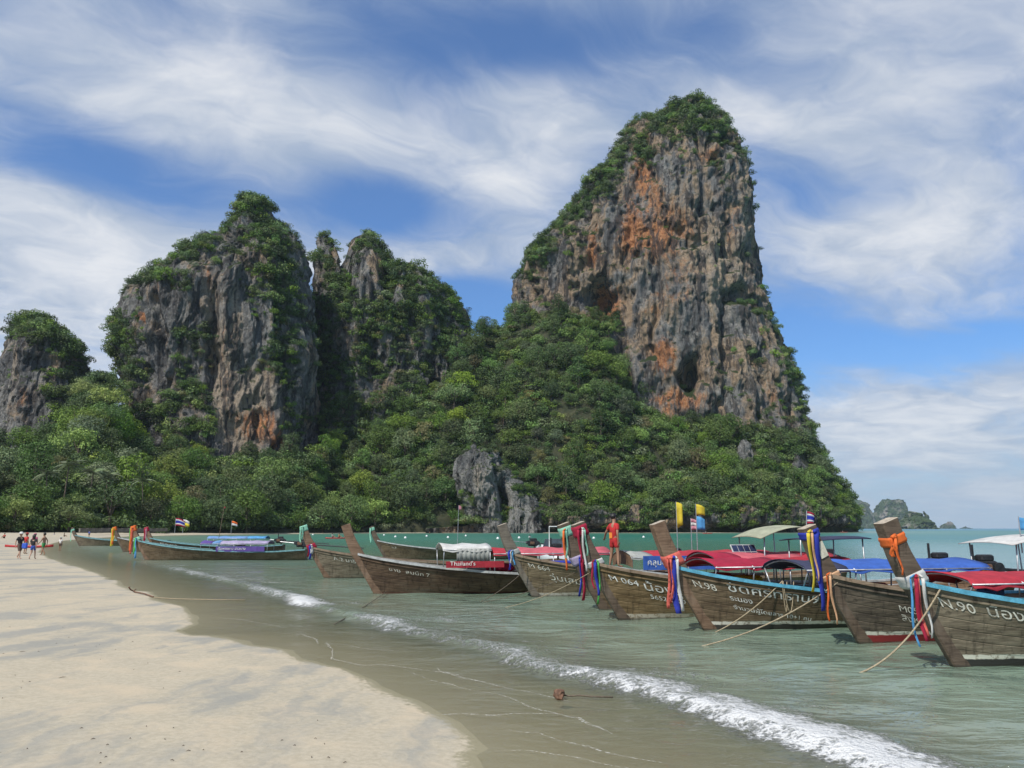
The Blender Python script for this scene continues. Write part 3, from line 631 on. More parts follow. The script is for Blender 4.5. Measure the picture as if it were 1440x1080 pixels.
# ------------------------------------------------------------------ foliage
def leaf_material(name, dark, light, fixed=None):
    m, t, b = shader(name); oi = t.new('ShaderNodeObjectInfo'); lv = t.attr('leaf')
    rnd = oi.outputs['Random']
    c = t.mix(lv, dark + (1,), light + (1,))
    hs = t.new('ShaderNodeHueSaturation'); t.l.new(c, hs.inputs['Color'])
    t.l.new(t.map(rnd, 0, 1, 0.466, 0.508, False), hs.inputs['Hue']); t.l.new(t.map(t.math('FRACT', t.math('MULTIPLY', rnd, 7.31)), 0, 1, 0.62, 1.42, False), hs.inputs['Value'])
    t.l.new(t.map(t.math('FRACT', t.math('MULTIPLY', rnd, 3.77)), 0, 1, 0.72, 1.08, False), hs.inputs['Saturation'])
    t.l.new(hs.outputs[0], b.inputs['Base Color']); b.inputs['Roughness'].default_value = 0.55; b.inputs['Specular IOR Level'].default_value = 0.25
    tr = t.new('ShaderNodeBsdfTranslucent'); t.l.new(hs.outputs[0], tr.inputs[0])
    mx = t.new('ShaderNodeMixShader'); mx.inputs[0].default_value = 0.22
    t.l.new(b.outputs[0], mx.inputs[1]); t.l.new(tr.outputs[0], mx.inputs[2]); t.l.new(mx.outputs[0], t.n['Material Output'].inputs[0])
    return m
LEAF = {'dark': leaf_material('leaves_dark_green', (0.039, 0.076, 0.021), (0.112, 0.199, 0.048)),
        'mid': leaf_material('leaves_mid_green', (0.057, 0.113, 0.024), (0.174, 0.303, 0.057)),
        'light': leaf_material('leaves_yellow_green', (0.098, 0.161, 0.029), (0.271, 0.398, 0.074)),
        'grey': leaf_material('leaves_grey_green', (0.077, 0.117, 0.057), (0.222, 0.283, 0.139)),
        'olive': leaf_material('leaves_olive_brown', (0.106, 0.110, 0.039), (0.253, 0.246, 0.089))}
bark = plain('tree_bark', (0.13, 0.10, 0.075), 0.9, 0.3, 1.5, 0.5)

def crown_mesh(name, rng, lobes, leaves, size, mat, flat=0.75):
    """leaves spread over the shells of many lobes: gaps, an uneven outline, clumps that catch light"""
    V = []; A = []
    for (cx, cy, cz, r) in lobes:
        k = int(leaves * r * r)
        d = rng.normal(size=(k, 3)); d /= np.linalg.norm(d, axis=1)[:, None]; d = d[(d[:, 2] > -0.45) | (rng.random(k) < 0.35)]; k = len(d)
        lump = 1 + 0.22 * vnoise(d[:, 0] * 2.6 + cx, d[:, 1] * 2.6 + cy, d[:, 2] * 2.6 + cz, 7)
        rad = r * lump * (0.66 + 0.38 * rng.random(k) ** 0.6)
        c = np.stack([cx + d[:, 0] * rad, cy + d[:, 1] * rad, cz + d[:, 2] * rad * flat], -1)
        nrm = d * np.array([1, 1, 1.2]) + rng.normal(size=(k, 3)) * 0.42 + np.array([0, 0, 0.35]); nrm /= np.linalg.norm(nrm, axis=1)[:, None]
        t1 = np.cross(nrm, rng.normal(size=(k, 3))); t1 /= np.linalg.norm(t1, axis=1)[:, None] + 1e-9; t2 = np.cross(nrm, t1)
        L = size * (0.6 + 0.8 * rng.random(k))[:, None]; W = L * (0.5 + 0.3 * rng.random(k))[:, None]
        q = np.stack([c - t1 * L, c - t2 * W * 0.8 + nrm * 0.1 * L, c + t1 * L - nrm * 0.15 * L, c + t2 * W * 0.8 + nrm * 0.1 * L], 1)
        V.append(q.reshape(-1, 3)); A.append(np.repeat(np.clip(rng.random() * 0.35 + rng.random(k) * 0.65, 0, 1), 4))
    V = np.vstack(V); A = np.concatenate(A); F = np.arange(len(V)).reshape(-1, 4)
    return mesh_np(name, V, F, mat, False, {'leaf': A})
def tree_lobes(rng, rx, h0, h1, n, rl):
    out = [(0, 0, (h0 + h1) * 0.5, rl * 1.15)]
    for i in range(n):
        f = (i + 0.5) / n; th = i * 2.399 + rng.random() * 0.9; zz = h0 + (h1 - h0) * (1 - f ** 0.8); w = math.sqrt(max(0.05, 1 - ((zz - h0) / (h1 - h0) * 1.0 - 0.25) ** 2))
        rr = rx * w * (0.45 + 0.55 * rng.random()) * (0.35 + 0.65 * f ** 0.4)
        out.append((rr * math.cos(th), rr * math.sin(th), zz + rng.normal() * 0.5, rl * (0.65 + 0.6 * rng.random())))
    return out
def trunk_mesh(rng, h, r, lobes):
    mb = MB(); bend = rng.normal(size=2) * 0.5
    path = [(bend[0] * f * f, bend[1] * f * f, h * f - 1.5 * (1 - f)) for f in np.linspace(0, 1, 6)]
    mb.tube(path, [r * (1.3 - 0.8 * f) for f in np.linspace(0, 1, 6)], 7)
    for k, (x, y, z, rl) in enumerate(lobes[1:8]):
        b0 = Vector(path[2 + k % 3]); e = Vector((x, y, z)); m_ = (b0 + e) / 2 + Vector((0, 0, -0.3))
        mb.tube([b0, m_, e], [r * 0.42, r * 0.3, r * 0.12], 5)
    o = mb.build('trunk', bark, smooth=True); me = o.data; bpy.data.objects.remove(o); return me
rngT = np.random.default_rng(11)
TREES = []
for kind, rx, h0, h1, nl, rl, hs in (('dark', 5.6, 5.0, 12.5, 15, 2.5, 'round'), ('mid', 6.2, 4.5, 11.5, 16, 2.6, 'round'), ('light', 5.8, 4.5, 11.0, 14, 2.5, 'round'), ('grey', 5.4, 5.0, 12.0, 14, 2.4, 'round'), ('dark', 4.6, 5.0, 14.5, 15, 2.2, 'tall'),
                                     ('mid', 4.8, 5.0, 14.5, 15, 2.3, 'tall'), ('light', 7.0, 5.5, 10.0, 17, 2.3, 'flat'), ('mid', 7.2, 5.5, 10.5, 17, 2.4, 'flat'), ('olive', 4.8, 4.0, 10.0, 12, 2.1, 'round'), ('dark', 6.8, 5.5, 11.0, 18, 2.4, 'flat')):
    lb = tree_lobes(rngT, rx, h0, h1, nl, rl)
    TREES.append((kind, hs, crown_mesh('crown_%s_%s' % (kind, hs), rngT, lb, 34, 0.30, LEAF[kind]), trunk_mesh(rngT, h1 * 0.75, 0.33, lb)))

BUSH = {}
bush_col = bpy.data.collections.new('shrub_kinds')
for i, (kind, sd) in enumerate((('dark', 1), ('mid', 2), ('mid', 3), ('light', 4), ('grey', 5), ('olive', 6), ('dark', 7))):
    rb = np.random.default_rng(100 + sd); lb = [(rb.normal() * 0.5, rb.normal() * 0.5, 0.35 + rb.random() * 0.5, 0.45 + rb.random() * 0.35) for _ in range(6)]
    o = bpy.data.objects.new('shrub_%02d' % i, crown_mesh('shrub_%02d' % i, rb, lb, 190, 0.12, LEAF[kind])); bush_col.objects.link(o)

def scatter_group():
    g = bpy.data.node_groups.new('scatter_shrubs', 'GeometryNodeTree')
    g.interface.new_socket('Geometry', in_out='INPUT', socket_type='NodeSocketGeometry'); g.interface.new_socket('Geometry', in_out='OUTPUT', socket_type='NodeSocketGeometry')
    n = g.nodes; l = g.links; gi = n.new('NodeGroupInput'); go = n.new('NodeGroupOutput'); ci = n.new('GeometryNodeCollectionInfo'); ci.inputs['Collection'].default_value = bush_col
    ci.inputs['Separate Children'].default_value = True; ci.inputs['Reset Children'].default_value = True
    ip = n.new('GeometryNodeInstanceOnPoints'); ip.inputs['Pick Instance'].default_value = True
    def na(name, typ):
        a = n.new('GeometryNodeInputNamedAttribute'); a.data_type = typ; a.inputs['Name'].default_value = name; return a.outputs['Attribute']
    l.new(gi.outputs[0], ip.inputs['Points']); l.new(ci.outputs[0], ip.inputs['Instance']); l.new(na('kindex', 'INT'), ip.inputs['Instance Index'])
    l.new(na('turn', 'FLOAT_VECTOR'), ip.inputs['Rotation']); l.new(na('size', 'FLOAT_VECTOR'), ip.inputs['Scale']); l.new(ip.outputs[0], go.inputs[0])
    return g
SG = scatter_group()
def shrub_stuff(name, label, pts, sizes, kinds, rng, tall=1.0):
    me = bpy.data.meshes.new(name); n = len(pts); me.vertices.add(n); me.vertices.foreach_set('co', np.asarray(pts, np.float32).ravel())
    a = me.attributes.new('kindex', 'INT', 'POINT'); a.data.foreach_set('value', np.asarray(kinds, np.int32))
    tv = np.zeros((n, 3), np.float32); tv[:, 2] = rng.random(n) * 6.28; tv[:, 0] = rng.normal(size=n) * 0.15
    a = me.attributes.new('turn', 'FLOAT_VECTOR', 'POINT'); a.data.foreach_set('vector', tv.ravel())
    sv = np.asarray(sizes)[:, None] * np.stack([0.85 + 0.3 * rng.random(n), 0.85 + 0.3 * rng.random(n), tall * (0.75 + 0.5 * rng.random(n))], -1)
    a = me.attributes.new('size', 'FLOAT_VECTOR', 'POINT'); a.data.foreach_set('vector', sv.astype(np.float32).ravel())
    o = link(name, me); md = o.modifiers.new('scatter', 'NODES'); md.node_group = SG
    tag(o, label, kind='stuff')

# shrubs clinging to the cliffs
def ell(k, blobs):
    r = np.zeros(len(k['px']))
    for (cx, cy, rx, ry, a) in blobs: r = np.maximum(r, a * sstep(1.25, 0.7, np.hypot((k['px'] - cx) / rx, (k['py'] - cy) / ry)))
    return r
VEG = {
 'tower': (0.55, [(965, 165, 70, 32, 1.0), (880, 215, 45, 28, 0.8), (840, 255, 32, 26, 0.9), (800, 300, 32, 34, 0.9), (755, 348, 30, 30, 0.9), (748, 380, 14, 16, 0.7), (735, 352, 18, 22, 0.8), (1160, 600, 24, 60, 1.0), (1185, 680, 26, 60, 1.0), (1130, 545, 14, 40, 0.8), (1093, 450, 8, 14, 0.8), (1085, 395, 6, 10, 0.7), (1062, 240, 6, 40, 0.5), (1076, 330, 6, 30, 0.45), (700, 450, 25, 25, 0.8), (860, 455, 40, 20, 0.6), (1110, 500, 10, 40, 0.6)],
           [(940, 350, 120, 130), (960, 480, 90, 100), (770, 430, 50, 30)]),
 'left': (0.5, [(345, 300, 40, 36, 1.0), (388, 380, 30, 80, 0.95), (398, 470, 26, 80, 0.75), (270, 345, 40, 18, 0.9), (215, 385, 34, 18, 0.75), (172, 480, 30, 40, 0.9), (150, 560, 26, 80, 1.0), (190, 560, 30, 60, 0.75), (275, 580, 32, 48, 1.0), (262, 500, 18, 50, 0.5), (280, 470, 18, 28, 0.8), (250, 410, 20, 20, 0.6), (235, 590, 30, 40, 0.8), (410, 600, 16, 40, 0.5)],
           [(318, 545, 22, 110), (345, 590, 50, 50), (330, 440, 16, 70), (285, 400, 12, 50), (225, 440, 26, 30)]),
 'mid': (0.75, [(540, 480, 120, 60, 0.95), (590, 420, 60, 50, 0.95), (450, 370, 16, 14, 0.9), (470, 420, 36, 40, 0.9), (550, 600, 120, 60, 0.95), (545, 375, 16, 30, 0.9), (440, 520, 30, 80, 1.0), (630, 470, 20, 60, 0.8)],
           [(510, 392, 14, 30), (452, 400, 10, 24), (482, 475, 16, 28), (612, 540, 9, 50), (560, 425, 9, 18), (520, 545, 14, 30)]),
 'far': (0.5, [(45, 455, 60, 22, 1.0), (92, 480, 18, 30, 1.0), (85, 560, 22, 60, 0.8), (110, 560, 16, 60, 0.9), (-30, 500, 20, 50, 0.6)], [(25, 540, 35, 60)]),
 'crag': (0.35, [(735, 690, 14, 8, 0.9), (712, 720, 16, 14, 0.8), (660, 700, 12, 12, 0.5)], [(670, 665, 26, 32), (745, 720, 14, 20)]),
}
def cliff_shrubs():
    rng = np.random.default_rng(5); P = []; S = []; Kd = []
    for key, (flat_k, blobs, bare) in VEG.items():
        k = K[key]; nz = k['N'][:, 2]; front = k['N'][:, 1] < 0.55
        patch = fbm(k['v'][:, 0] / 11, k['v'][:, 1] / 11, k['v'][:, 2] / 11, 131, 3)
        w = ell(k, blobs) * sstep(-0.75, 0.05, patch + 0.25) * 0.9
        flat = flat_k * sstep(0.30, 0.62, nz) + 0.06 * sstep(0.1, 0.5, patch)
        for (cx, cy, rx, ry) in bare: flat = flat * (1 - 0.8 * sstep(1.2, 0.8, np.hypot((k['px'] - cx) / rx, (k['py'] - cy) / ry)))
        for (cx, cy, rx, ry) in bare: w = w * (1 - 0.85 * sstep(1.1, 0.8, np.hypot((k['px'] - cx) / rx, (k['py'] - cy) / ry)))
        w = np.maximum(w, flat) * front * (k['v'][:, 2] > 3)
        lam = w * k['area'] * (0.13 if key != 'crag' else 0.25); pick = rng.random(len(lam)) < np.minimum(lam, 0.9)
        v = k['v'][pick] + k['N'][pick] * 0.3; n = len(v)
        sz = (1.5 + 2.6 * rng.random(n) ** 1.6) * (0.7 if key in ('crag',) else 1.0) * (0.6 + 0.55 * np.minimum(1, w[pick]))
        P.append(v - np.array([0, 0, 0.35]) * sz[:, None]); S.append(sz)
        base = rng.random(n); lightzone = sstep(-0.3, 0.5, fbm(v[:, 0] / 25, v[:, 1] / 25, v[:, 2] / 25, 151, 2))
        Kd.append(np.where(base < 0.34, 0, np.where(base < 0.58, 1, np.where(base < 0.72, 2, np.where(base < 0.72 + 0.14 * lightzone, 3, np.where(base < 0.92, 6, np.where(base < 0.96, 4, 5)))))))
    P = np.vstack(P); S = np.concatenate(S); Kd = np.concatenate(Kd); print('cliff shrubs', len(P))
    shrub_stuff('cliff_shrubs', 'green shrubs and creepers clinging to the limestone cliffs', P, S, Kd, rng)
cliff_shrubs()
def undergrowth():
    rng = np.random.default_rng(6); n = 5200; p = rng.uniform(-120, 1206, n); s = rng.random(n) ** 0.85 * 1.08
    X, Y, Z = slope_pos(p, s); px, py = to_pix(X, Y, Z)
    crag = (np.hypot((px - 690) / 44, (py - 690) / 46) < 1) | (np.hypot((px - 1049) / 14, (py - 636) / 16) < 1) | (np.hypot((px - 1124) / 14, (py - 655) / 16) < 1)
    ok = ~crag; X, Y, Z, p, s = X[ok], Y[ok], Z[ok], p[ok], s[ok]; n = len(X)
    sz = 1.8 + 2.4 * rng.random(n)
    lightz = sstep(-0.2, 0.4, fbm(X / 40, Y / 40, 0, 161, 2)); b = rng.random(n)
    kd = np.where(b < 0.30, 0, np.where(b < 0.55, 1, np.where(b < 0.7, 2, np.where(b < 0.7 + 0.2 * lightz, 3, np.where(b < 0.93, 6, np.where(b < 0.97, 4, 5))))))
    # a fringe of shrubs hanging over the sea cliff
    m = 2300; pf = rng.uniform(640, 1204, m); Xf, Yf_, Zf = slope_pos(pf, np.zeros(m)); Zf = interp(pf, ZS) + rng.uniform(-8.0, 4.0, m) * np.where(fbm(pf / 26, 0, 0, 181, 2) > -0.1, 1.0, 0.35) * sstep(660, 800, pf); Yf_ = Yf_ - 2.6 + rng.uniform(-1.5, 3, m)
    pxf, pyf = to_pix(Xf, Yf_, Zf); ok = ~((pxf > 640) & (pxf < 775) & (rng.random(m) < 0.7)); Xf, Yf_, Zf = Xf[ok], Yf_[ok], Zf[ok]; m = len(Xf)
    P = np.vstack([np.stack([X, Y, Z - 0.4], -1), np.stack([Xf, Yf_, Zf], -1)]); S = np.concatenate([sz, 1.1 + 1.8 * rng.random(m)])
    kd = np.concatenate([kd, rng.choice([0, 1, 2, 3, 5, 4], m, p=[.25, .25, .2, .12, .12, .06])])
    shrub_stuff('forest_undergrowth', 'dense green undergrowth between the trees of the wooded slope', P, S, kd, rng)
undergrowth()

TREE_WORDS = {('dark', 'round'): 'dark green round-crowned tree in the forest below the cliffs', ('mid', 'round'): 'mid green round-crowned tree in the forest below the cliffs', ('light', 'round'): 'bright yellow-green round-crowned tree in the forest below the cliffs',
  ('grey', 'round'): 'grey-green pale-leaved tree in the forest below the cliffs', ('dark', 'tall'): 'dark green tall-crowned tree in the forest below the cliffs', ('mid', 'tall'): 'mid green tall-crowned tree in the forest below the cliffs',
  ('light', 'flat'): 'yellow-green wide flat-topped tree in the forest below the cliffs', ('mid', 'flat'): 'mid green wide flat-topped tree in the forest below the cliffs', ('olive', 'round'): 'olive brown sparse-looking tree in the forest below the cliffs', ('dark', 'flat'): 'dark green wide flat-topped tree in the forest below the cliffs'}
NAMES = {'round': 'broadleaf_tree', 'tall': 'tall_tree', 'flat': 'spreading_tree'}
def forest():
    rng = np.random.default_rng(21); placed = []; tries = 0
    while len(placed) < 292 and tries < 60000:
        tries += 1
        edge = rng.random() < 0.22
        p = rng.uniform(-60, 1198); s = rng.uniform(0.0, 0.10) if edge else rng.random() * 1.06
        if edge and p > 700: s += 0.03
        X, Y, Z = [float(q) for q in slope_pos(np.array([p]), np.array([s]))[:]] if False else [float(q[0]) for q in slope_pos(np.array([p]), np.array([s]))]
        px, py = to_pix(X, Y, Z)
        if 50 < px < 220 and s < 0.10 and rng.random() < 0.75: continue
        if 628 < px < 772 and py > 640 and Y < 402 and not (px > 722 and py < 692): continue
        if math.hypot((px - 1049) / 22, (py - 640) / 22) < 1 or math.hypot((px - 1124) / 20, (py - 660) / 22) < 1: continue
        gap = 8.2 if p > 560 else 9.2
        if any((X - q[0]) ** 2 + (Y - q[1]) ** 2 + (0.55 * (Z - q[2])) ** 2 < gap * gap for q in placed): continue
        placed.append((X, Y, Z, p, s))
    print('trees', len(placed), tries)
    for (X, Y, Z, p, s) in placed:
        lightz = 0.5 + 0.5 * float(vnoise(np.array([X / 45]), np.array([Y / 45]), np.array([0.0]), 171)[0]); r = rng.random()
        if r < 0.30: k = rng.choice([0, 4, 9])
        elif r < 0.66: k = rng.choice([1, 5, 7])
        elif r < 0.66 + 0.26 * lightz: k = rng.choice([2, 6])
        elif r < 0.93: k = rng.choice([0, 3])
        else: k = 8
        if p < 520 and s < 0.15: k = rng.choice([6, 7, 9, 1, 2])
        kind, hs, cm, tm = TREES[k]; sc = (0.70 + 0.72 * rng.random() ** 1.3) * (0.84 if p > 1090 else 1.0) * (0.82 if s > 0.85 else 1.0)
        e = empty(NAMES[hs], (X, Y, Z - 0.6), rng.random() * 6.28); e.scale = (sc, sc, sc * (0.85 + 0.25 * rng.random()))
        link('trunk', tm, e); link('crown', cm, e)
        px, py = to_pix(X, Y, Z)
        zone = ('at the back of the far beach' if p < 520 and s < 0.16 else 'below the small green-capped bluff' if p < 110 else 'in the gap beside the streaked cliff' if p < 165 and s > 0.5 else 'below the pale-streaked cliff' if p < 425 else 'next to the pale grey crag' if 590 < px < 800 and py > 615 else
                'below the overgrown ridge' if p < 590 else 'on the saddle between ridge and tower' if p < 700 and s > 0.6 else 'high on the slope against the tower wall' if s > 0.72 and p < 905 else 'along the foot of the tower wall' if s > 0.72 else 'just above the undercut sea cliff' if s < 0.2 else 'on the seaward end of the wooded slope' if p > 1080 else 'halfway up the slope below the tower' if p > 880 else 'on the middle of the wooded slope above the crag')
        size = 'small ' if sc < 0.92 else 'large ' if sc > 1.13 else ''
        tag(e, size + TREE_WORDS[(kind, hs)].replace('in the forest below the cliffs', zone), 'tree', 'trees of the forest below the cliffs')
forest()

# coconut palms above the beach trees
def palm_proto():
    mb = MB(); F = np.linspace(0, 1, 9); mb.tube([(0.8 * f * f, 0, 16 * f - 1.0) for f in F], [0.28 - 0.13 * f for f in F], 8)
    o = mb.build('trunk', bark, smooth=True); tm = o.data; bpy.data.objects.remove(o)
    V = []; A = []; rng = np.random.default_rng(3)
    n = 26
    for i in range(n):
        f = (i + 0.5) / n; x = 4.3 * f; z = 1.5 * f - 3.4 * f * f; ln = 0.95 * math.sin(math.pi * min(1, f * 0.9 + 0.12)) + 0.12
        for sd in (-1, 1):
            tip = (x + 0.45 * ln, sd * ln, z - 0.55 * ln); V += [(x - 0.07, 0, z), (x + 0.09, 0, z), tip, (tip[0] - 0.06, tip[1], tip[2] - 0.03)]; A += [rng.random()] * 4
    fm = mesh_np('frond', V, np.arange(len(V)).reshape(-1, 4), LEAF['grey'], False, {'leaf': A})
    return tm, fm
def palms():
    tm, fm = palm_proto(); rng = random.Random(8)
    for (px, py, Y, lab) in ((95, 648, 252, 'tallest coconut palm standing clear of the beach trees, bare trunk showing'), (70, 662, 245, 'coconut palm leaning beside the tallest palm behind the beach trees'), (150, 664, 262, 'feathery coconut palm between the beach trees below the streaked cliff'),
                             (204, 672, 270, 'low coconut palm with drooping fronds in front of the streaked cliff'), (128, 660, 256, 'thin coconut palm next to the feathery palm behind the beach trees'), (178, 686, 264, 'short coconut palm tucked into the beach trees below the streaked cliff')):
        top = at_depth(px, py, Y); sc = (top[2] - 4.0) / 16.0; e = empty('coconut_palm', (top[0], Y, 4.0), rng.random() * 6.28)
        w = max(0.8, min(1.15, sc)); e.scale = (w, w, sc); link('trunk', tm, e)
        for i in range(15):
            o = link('frond', fm, e); o.location = (0.8, 0, 15.0); o.rotation_euler = (0, rng.uniform(-0.75, 0.25), i * 2.4 + rng.random() * 0.5); o.scale = (1, 1, w / sc)
        tag(e, lab, 'palm tree', 'coconut palms behind the beach')
palms()

# ------------------------------------------------------------------ longtail boats
BL = 10.6
T_B = [(0, .05), (.03, .17), (.07, .34), (.12, .50), (.2, .70), (.32, .87), (.5, .95), (.7, .90), (.85, .78), (1, .58)]
T_S = [(0, 1.30), (.05, 1.15), (.1, 1.03), (.15, .93), (.2, .85), (.3, .74), (.5, .61), (.7, .56), (.85, .59), (1, .70)]
T_K = [(0, -.30), (.05, -.34), (.5, -.38), (.9, -.30), (1, -.20)]
T_E = [(0, 1.0), (.1, .88), (.2, .74), (.35, .60), (.6, .50), (1, .50)]
STEM = [(-.35, .14, .24), (0, -.02, .26), (.4, -.24, .27), (.8, -.47, .29), (1.1, -.63, .32), (1.3, -.75, .355), (1.5, -.865, .33), (1.7, -.965, .30), (1.9, -1.045, .285), (2.08, -1.11, .28), (2.22, -1.155, .285)]
def hull_pt(t, s, side=-1, off=0.0):
    B, S, Kz, E = interp(t, T_B), interp(t, T_S), interp(t, T_K), interp(t, T_E)
    z = Kz + (S - Kz) * s; sp = max(1e-6, s)
    x = BL * t - 0.575 * z * (1 - float(sstep(0, .26, t)))
    return Vector((x, side * (B * sp ** E + .035 + off), z))
def stem_at(z): return interp(z, [(a, b) for a, b, _ in STEM]), interp(z, [(a, c) for a, _, c in STEM])

def wood(name, dark, light, bottom=None, stripe=None, zs=0.10, moss=0.35):
    if name in MATS: return MATS[name]
    m, t, b = shader(name); tc = t.new('ShaderNodeTexCoord'); o = tc.outputs['Object']
    sep = t.new('ShaderNodeSeparateXYZ'); t.l.new(o, sep.inputs[0]); z = sep.outputs[2]
    wv = t.vmath('ADD', o, t.vmath('MULTIPLY', t.noise(o, 1.5, 3, out=1), (.5, .05, .12)))
    grain = t.noise(t.scalevec(wv, (1.2, 6, 16)), 2.0, 5, 0.65); patch = t.noise(t.scalevec(o, (.7, 1, 1.6)), 1.6, 5, 0.62, .3); drip = t.noise(t.scalevec(o, (7, 7, .5)), 1.3, 4, 0.6)
    c = t.mix(t.map(t.math('ADD', t.math('MULTIPLY', grain, .55), t.math('MULTIPLY', patch, .45)), .36, .64), dark + (1,), light + (1,))
    c = t.mix(t.map(patch, .52, .74, 0, moss), c, (.17, .155, .125, 1))
    c = t.mix(t.map(drip, .54, .70, 0, .65), c, tuple(q * .35 for q in dark) + (1,))
    c = t.mix(t.map(t.noise(o, 3.4, 5, .7), .58, .70, 0, .6), c, tuple(q * .45 for q in dark) + (1,))
    zn = t.math('ADD', z, t.math('MULTIPLY', t.math('SUBTRACT', t.noise(o, 5, 4, .6), .5), .05))
    if stripe: c = t.mix(t.math('MULTIPLY', t.map(zn, zs + .075, zs + .06), t.map(t.noise(o, 9, 4, .7), .62, .50, .25, .95)), c, stripe + (1,))
    if bottom: c = t.mix(t.map(zn, zs + .01, zs - .005), c, bottom + (1,))
    c = t.mix(t.map(zn, .055, .02, 0, .7), c, (.03, .03, .022, 1))
    t.l.new(c, b.inputs['Base Color']); b.inputs['Roughness'].default_value = .72; b.inputs['Specular IOR Level'].default_value = .3
    t.l.new(t.bump(t.math('ADD', grain, t.math('MULTIPLY', patch, .6)), .45, .012), b.inputs['Normal'])
    MATS[name] = m
    return m
W_DARK = lambda k, **kw: wood('weathered_hull_%s' % k, (.082, .056, .033), (.205, .148, .090), **kw)
W_GREY = lambda k, **kw: wood('grey_hull_%s' % k, (.100, .080, .055), (.255, .210, .145), **kw)
W_RED = lambda k, **kw: wood('brown_hull_%s' % k, (.055, .034, .022), (.135, .088, .054), **kw)
w_prow = wood('prow_timber', (.12, .072, .045), (.26, .170, .110)); w_prow_d = wood('prow_timber_dark', (.080, .057, .040), (.165, .122, .088)); w_prow_g = wood('prow_timber_grey', (.10, .085, .066), (.22, .19, .15))
w_end = plain('sawn_prow_end', (.40, .34, .26), .8, .25, 14, .2)
w_in = wood('boat_inside_planking', (.10, .060, .035), (.22, .14, .085)); w_deck = wood('deck_boards', (.15, .105, .07), (.30, .225, .155))
def paint(k, col, r=.5): return plain('paint_' + k, col, r, .22, 6, .08)
P_BLUE = paint('sky_blue', (.10, .36, .50)); P_TEAL = paint('pale_teal', (.17, .34, .36)); P_GREY = paint('grey_white', (.40, .41, .40)); P_RED = paint('red', (.38, .035, .035)); P_WHITE = paint('white', (.72, .72, .70)); P_NAVY = paint('deep_blue', (.05, .09, .33))
steel = plain('pipe_steel', (.42, .43, .44), .42, .2, 8, 0, .6); iron = plain('engine_iron', (.035, .035, .038), .5, .4, 9, .3, .4); rust = plain('rusty_iron', (.16, .085, .05), .8, .35, 9, .3)
def cloth(k, col, tr=.25): return plain('cloth_' + k, col, .85, .16, 3, .25, trans=tr)
CL = {'red': cloth('red', (.48, .035, .055)), 'pinkred': cloth('faded_red', (.60, .13, .16)), 'blue': cloth('blue', (.05, .14, .50)), 'paleblue': cloth('pale_blue', (.17, .34, .62)), 'white': cloth('white', (.66, .65, .62)), 'sage': cloth('sage', (.42, .43, .31)), 'navy': cloth('navy', (.045, .05, .10)), 'lilac': cloth('lilac', (.44, .38, .55)), 'purple': cloth('purple', (.13, .08, .33)), 'orange': cloth('orange', (.80, .17, .035)), 'coral': cloth('coral', (.75, .16, .12)),
      'mint': cloth('mint', (.30, .62, .46)), 'green': cloth('green', (.12, .52, .12)), 'yellow': cloth('yellow', (.72, .58, .05)), 'skyblue': cloth('sky_blue', (.10, .36, .66)), 'royal': cloth('royal_blue', (.03, .05, .42)), 'crimson': cloth('crimson', (.40, .015, .05)), 'pink': cloth('pink', (.62, .28, .34)), 'peach': cloth('peach', (.70, .42, .24)), 'grey': cloth('grey', (.42, .43, .40))}
letter_w = plain('lettering_white', (.78, .77, .70), .7, .35, 12); letter_d = plain('lettering_faded', (.66, .63, .54), .8, .4, 14)

def text_mesh(body):
    cu = bpy.data.curves.new('lettering', 'FONT'); cu.body = body; cu.size = 1.0; cu.resolution_u = 3; cu.fill_mode = 'FRONT'; cu.align_x = 'LEFT'
    o = bpy.data.objects.new('lettering', cu); C.objects.link(o); dg = bpy.context.evaluated_depsgraph_get(); me = bpy.data.meshes.new_from_object(o.evaluated_get(dg))
    bpy.data.objects.remove(o); bpy.data.curves.remove(cu)
    bm = bmesh.new(); bm.from_mesh(me); bmesh.ops.triangulate(bm, faces=bm.faces); bmesh.ops.subdivide_edges(bm, edges=[e for e in bm.edges if e.calc_length() > .25], cuts=1); bm.to_mesh(me); bm.free()
    return me
def hull_text(parent, body, t0, drop, size, mat, wide=1.0):
    me = text_mesh(body)
    for v in me.vertices:
        u, w = v.co.x * size * wide, v.co.y * size; t = t0 + u / BL
        S, Kz = interp(t, T_S), interp(t, T_K); z = S - drop + w
        v.co = hull_pt(t, (z - Kz) / (S - Kz), -1, .016)
    me.materials.clear(); me.materials.append(mat)
    return link('lettering', me, parent)
def flat_text(parent, body, origin, size, mat, wide=1.0):
    me = text_mesh(body)
    for v in me.vertices: v.co = Vector((origin[0] + v.co.x * size * wide, origin[1], origin[2] + v.co.y * size))
    me.materials.clear(); me.materials.append(mat)
    return link('lettering', me, parent)

def loft(mb, rings, mi=0, cap0=0, cap1=0):
    n = len(rings[0]); vs_ = [p for r in rings for p in r]
    fs = [(i * n + k, i * n + (k + 1) % n, (i + 1) * n + (k + 1) % n, (i + 1) * n + k) for i in range(len(rings) - 1) for k in range(n)]
    mb.add(vs_, fs, mi); b = len(mb.v) - len(vs_)
    mb.f += [tuple(b + i for i in range(n - 1, -1, -1)), tuple(b + (len(rings) - 1) * n + i for i in range(n))]; mb.m += [cap0, cap1]
def stem_ring(z, grow=0.0, top=False):
    xc, w = stem_at(z); h = w / 2 + grow; th = interp(z, [(-.35, .05), (.9, .075), (1.4, .11), (2.22, .125)]) + grow; c = .022
    tilt = .36 if z > 1.2 else .5
    pts = [(-h, -th + c), (-h + c, -th), (h - c, -th), (h, -th + c), (h, th - c), (h - c, th), (-h + c, th), (-h, th - c)]
    return [(xc + a, b, z + a * tilt) for a, b in pts]

